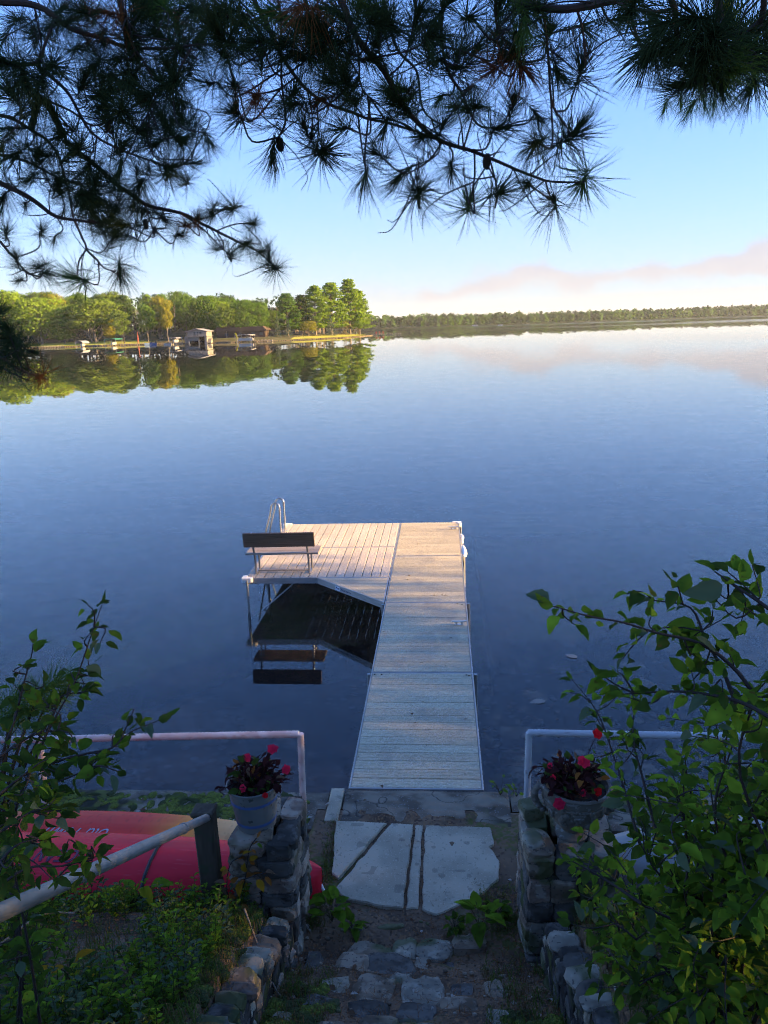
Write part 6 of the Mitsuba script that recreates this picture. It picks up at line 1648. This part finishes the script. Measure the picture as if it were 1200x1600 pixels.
obj('balcony', cat_([box(x0 - .5, x1 + .5, ya - 1.2, yb, 2.40, 2.54), box(x0 - .5, x1 + .5, ya - 1.2, ya - 1.14, 3.3, 3.36)] + [box(x, x + .05, ya - 1.2, ya - 1.15, 2.54, 3.3) for x in np.arange(x0 - .5, x1 + .5, .55)]), 'mat_white_paint', bh)
cx = (x0 + x1) / 2
for s in (-1, 1):
    e = cx + s * 3.9
    pg = Polygon([(cx, 4.98), (e, 4.06), (e, 4.20), (cx, 5.12)] if s > 0 else [(cx, 4.98), (cx, 5.12), (e, 4.20), (e, 4.06)])
    obj('roof', yext(pg, ya - 1.0, yb - ya + 1.6), 'mat_roof_grey', bh)
obj('side_room', box(x0 - 1.6, x0 - .02, ya + 1, yb - 1, .1, 2.35), 'mat_white_paint', bh)
obj('stair', cat_([box(x1 + .1, x1 + 1.4, ya + .2 + k * .3, ya + .5 + k * .3, .2, .4 + k * .25) for k in range(6)]), 'mat_dock_wood', bh)
# --- cottage behind
ct = thing('cottage', 'low brown cottage with pale reddish roof half hidden by trees right of the boathouse', 'cottage')
z = lh(-73, 292) - .4
obj('wall', box(-82, -64, 290, 297, z - .5, z + 2.6), 'mat_brown_wall', ct)
obj('roof', cat_([yext(Polygon([(-83, 2.6), (-63, 2.6), (-64.5, 4.1), (-81.5, 4.1)]), 289, 9)]).apply_translation((0, 0, z)), 'mat_roof_brown', ct)
for x in (-79, -74, -69, -66):
    obj('window', box(x, x + 1.2, 289.94, 289.98, z + .9, z + 2.0), 'mat_window_far', ct)


# --- docks, lifts and boats along the far shore
def far_dock(label, x0, x1, y0, y1, z=.45):
    t = thing('far_dock', label, 'dock')
    n = max(2, int((x1 - x0) / 1.2))
    for k in range(n):
        a, b = x0 + (x1 - x0) * k / n, x0 + (x1 - x0) * (k + 1) / n - .03
        obj('section', box(a, b, y0, y1, z - .12, z), 'mat_dock_wood', t)
    obj('posts', cat_([box(x - .05, x + .05, y - .05, y + .05, -.8, z + .35) for x in np.linspace(x0, x1, n + 1) for y in (y0 - .06, y1 + .06)]), 'mat_dock_wood', t, kind='stuff')


far_dock('long pale dock at the far left end of the far shore', -146, -134, 273, 274.4)
far_dock('short pale dock right of the grey domed boat lift', -125.2, -120.4, 275.5, 276.8)
far_dock('sunlit tan dock with a yellow float at its right end', -114.5, -105, 278.2, 279.4)
far_dock('low dark dock under the boat lift left of the wooded point', -70, -57.5, 271.5, 272.6)
far_dock('low pale pier running out to the right from the wooded point', -28.5, -16.5, 350, 351.5, .4)


def hull_mesh(L, Wd, H):
    s = np.linspace(0, 1, 14)
    w = Wd / 2 * np.clip(1 - np.clip((s - .55) / .45, 0, 1) ** 2.2, .02, 1)
    v = []
    for k, a in enumerate(s):
        sh = .12 * a * a * H
        v += [((a - .5) * L, -w[k], H + sh), ((a - .5) * L, -w[k] * .8, .0), ((a - .5) * L, 0, -.08 * H), ((a - .5) * L, w[k] * .8, 0), ((a - .5) * L, w[k], H + sh), ((a - .5) * L, 0, H * .8)]
    f = []
    for k in range(13):
        for j in range(6):
            A, B = k * 6 + j, k * 6 + (j + 1) % 6
            f += [(A, A + 6, B), (B, A + 6, B + 6)]
    f += [(0, 1, 2), (0, 2, 5), (2, 3, 4), (2, 4, 5)]
    return trimesh.Trimesh(np.array(v, float), f, process=False)


def boat(label, x, y, z, L, rz, m='mat_boat_white', shield=True):
    t = thing('motor_boat', label, 'boat')
    xf = M4((x, y, z), rot((0, 0, 1), rz))
    obj('hull', hull_mesh(L, L * .36, L * .16), m, t, smooth=35, xf=xf)
    if shield:
        obj('windshield', box(-.1 * L, -.06 * L, -.14 * L, .14 * L, .15 * L, .24 * L), 'mat_window_far', t, xf=xf)
        obj('seat', box(-.3 * L, -.18 * L, -.12 * L, .12 * L, .12 * L, .2 * L), 'mat_canvas_grey', t, xf=xf)
    obj('outboard_motor', cat_([box(-.56 * L, -.49 * L, -.05 * L, .05 * L, .1 * L, .24 * L), box(-.545 * L, -.51 * L, -.02 * L, .02 * L, -.1 * L, .1 * L)]), 'mat_black', t, xf=xf)


def lift(label, x, y, wx, wy, ztop, m, dome=.3):
    t = thing('boat_lift', label, 'boat lift')
    for sx in (-1, 1):
        for sy in (-1, 1):
            obj('post', box(x + sx * wx / 2 - .06, x + sx * wx / 2 + .06, y + sy * wy / 2 - .06, y + sy * wy / 2 + .06, -.8, ztop), 'mat_aluminium', t)
    a = np.linspace(0, math.pi, 11)
    arc = [(x - math.cos(k) * (wx / 2 + .25), ztop - .25 + dome * math.sin(k)) for k in a]
    arc2 = [(x - math.cos(k) * (wx / 2 + .20), ztop - .31 + dome * math.sin(k)) for k in a[::-1]]
    obj('canopy', yext(Polygon(arc + arc2), y - wy / 2 - .3, wy + .6), m, t)
    obj('cradle', cat_([box(x - wx / 2, x + wx / 2, y - wy / 3, y - wy / 3 + .12, .5, .62), box(x - wx / 2, x + wx / 2, y + wy / 3, y + wy / 3 + .12, .5, .62)]), 'mat_aluminium', t)


lift('boat lift under a grey domed canopy in front of the forked oak', -126.6, 273.5, 2.4, 5, 1.5, 'mat_canvas_grey', .9)
boat('white boat under the grey domed lift', -126.4, 273.2, .25, 4.6, -70)
lift('boat lift under a green canopy beside the small round tree', -116.3, 276.5, 3.9, 6, 2.5, 'mat_canvas_green', .35)
boat('white boat under the green canopy', -116.0, 275.6, .35, 5, -75)
lift('boat lift under a pale canopy just left of the white boathouse', -90.4, 267.5, 2.4, 6, 2.35, 'mat_boat_white', .3)
boat('white boat hanging in the lift left of the boathouse', -90.4, 267.0, .75, 5, -80)
boat('small pale blue boat afloat left of the lift beside the boathouse', -92.6, 265.5, -.1, 3.8, 160, 'mat_canoe')
boat('dark blue and white runabout moored near the middle of the far shore', -100.8, 270.5, -.05, 4.8, -120, 'mat_boat_blue')
lift('boat lift under a pale blue canopy left of the wooded point', -66.3, 270.0, 4.6, 6, 2.6, 'mat_boat_white', .35)
boat('boat in the lift left of the wooded point', -66.3, 269.6, .6, 5.5, 175)
boat('tiny dark fishing boat far out on the lake at the right', 60, 800, -.05, 5, 10, 'mat_boat_blue')
boat('tiny white boat far out near the wooded horizon', 38, 870, -.05, 6, 170)
yf = thing('swim_float', 'yellow float at the end of the tan dock on the far shore', 'float')
obj('body', rock((2.0, 1.4, .9), 4, 2, .03, 5).apply_translation((-104.0, 277.6, .35)), 'mat_yellow', yf, smooth=40)
rp = thing('wooden_post', 'tall red brown post on the far lawn right of the small round tree', 'post')
z = lh(-110, 283.5)
obj('shaft', tube([(-110, 283.5, z - .2), (-109.9, 283.5, z + 2.2), (-109.8, 283.5, z + 4.4)], [.20, .17, .12], 8), 'mat_red_paint', rp, smooth=40)
sl = thing('water_slide', 'small yellow green slide on the far bank left of the pale blue boat lift', 'slide')
z = lh(-72.5, 281)
obj('chute', tube(smooth_path([(-72.9, 281, z + 2.0), (-72.3, 280.4, z + 1.2), (-71.8, 279.6, z + .2)], 4), .28, 8), 'mat_leaf_yellow', sl, smooth=True)
obj('ladder', cat_([box(-73.3, -73.2, 281, 281.1, z - .2, z + 2), box(-72.8, -72.7, 281, 281.1, z - .2, z + 2)] + [box(-73.3, -72.7, 281, 281.1, z + k * .4, z + k * .4 + .08) for k in range(5)]), 'mat_white_paint', sl)
for k, x in enumerate((-27.4, -26.0, -24.4)):
    t = thing('lawn_chair', ['red chair at the left on the far pier beside the wooded point', 'red chair in the middle of the row on the far pier', 'red chair at the right of the row on the far pier'][k], 'chair', 'red chairs on the far pier')
    obj('seat', box(x - .3, x + .3, 350.4, 351.0, .8, .88), 'mat_red_paint', t)
    obj('backrest', box(x - .3, x + .3, 351.0, 351.08, .88, 1.6), 'mat_red_paint', t)
    for dx in (-.26, .22):
        obj('leg', box(x + dx, x + dx + .06, 350.4, 350.5, .4, .8), 'mat_red_paint', t)
rw = thing('rubble_edge', 'line of stones edging the far lawn and the wooded point at the water', 'stones')
labels[rw]['kind'] = 'stuff'
ms = []
for s in np.arange(0, 340, .9):
    p = shapely.LineString(NEARLAND[3:20]).interpolate(s)
    m = rock((g.uniform(.4, .9), g.uniform(.4, .8), g.uniform(.3, .5)), int(s * 10), 1, .2, 3)
    m.apply_translation((p.x, p.y, .1))
    ms.append(m)
obj('stones', cat_(ms), 'mat_stone_brown', rw, smooth=True, kind='stuff')

# --- near-shore trees outside the view on the right: they stand between the low sun and the bank
def shade_crown(seed):
    # small leaves and many small gaps: a little of the low sun filters through
    g = np.random.default_rng(90 + seed)
    q = []
    for k in range(34):
        a, z = k * 2.4, .06 + .9 * (k + .5) / 34
        w = .5 * math.sin(math.pi * min(1, .12 + z * .86)) ** .5
        c = np.array([math.cos(a) * w * .6, math.sin(a) * w * .6, z])
        q.append(clumps(c, (.24, .24, .07), SHADE_N, .0085, g, 1, .1))
    return quads(q)


SHADE_N = 570
for i, (x, y, h, w, rz) in enumerate(SHADE):
    t = thing('shore_tree', 'tree of the row along the near shore outside the view on the right', 'tree', 'shore trees outside the view on the right')
    v = i % 2
    z = gh(x, y)
    xf = M4((x, y, z - .3), rot((0, 0, 1), rz), (w, w, h))
    PLY.setdefault(('shade', v), mikit.ply(shade_crown(v), 'mat_far_green'))
    PLY.setdefault(('shadet', v), mikit.ply(PROTO['leafy'][v][1], 'mat_bark', smooth=True))
    obj('trunk', PLY['shadet', v], None, t, xf=xf)
    obj('crown', PLY['shade', v], None, t, xf=xf)
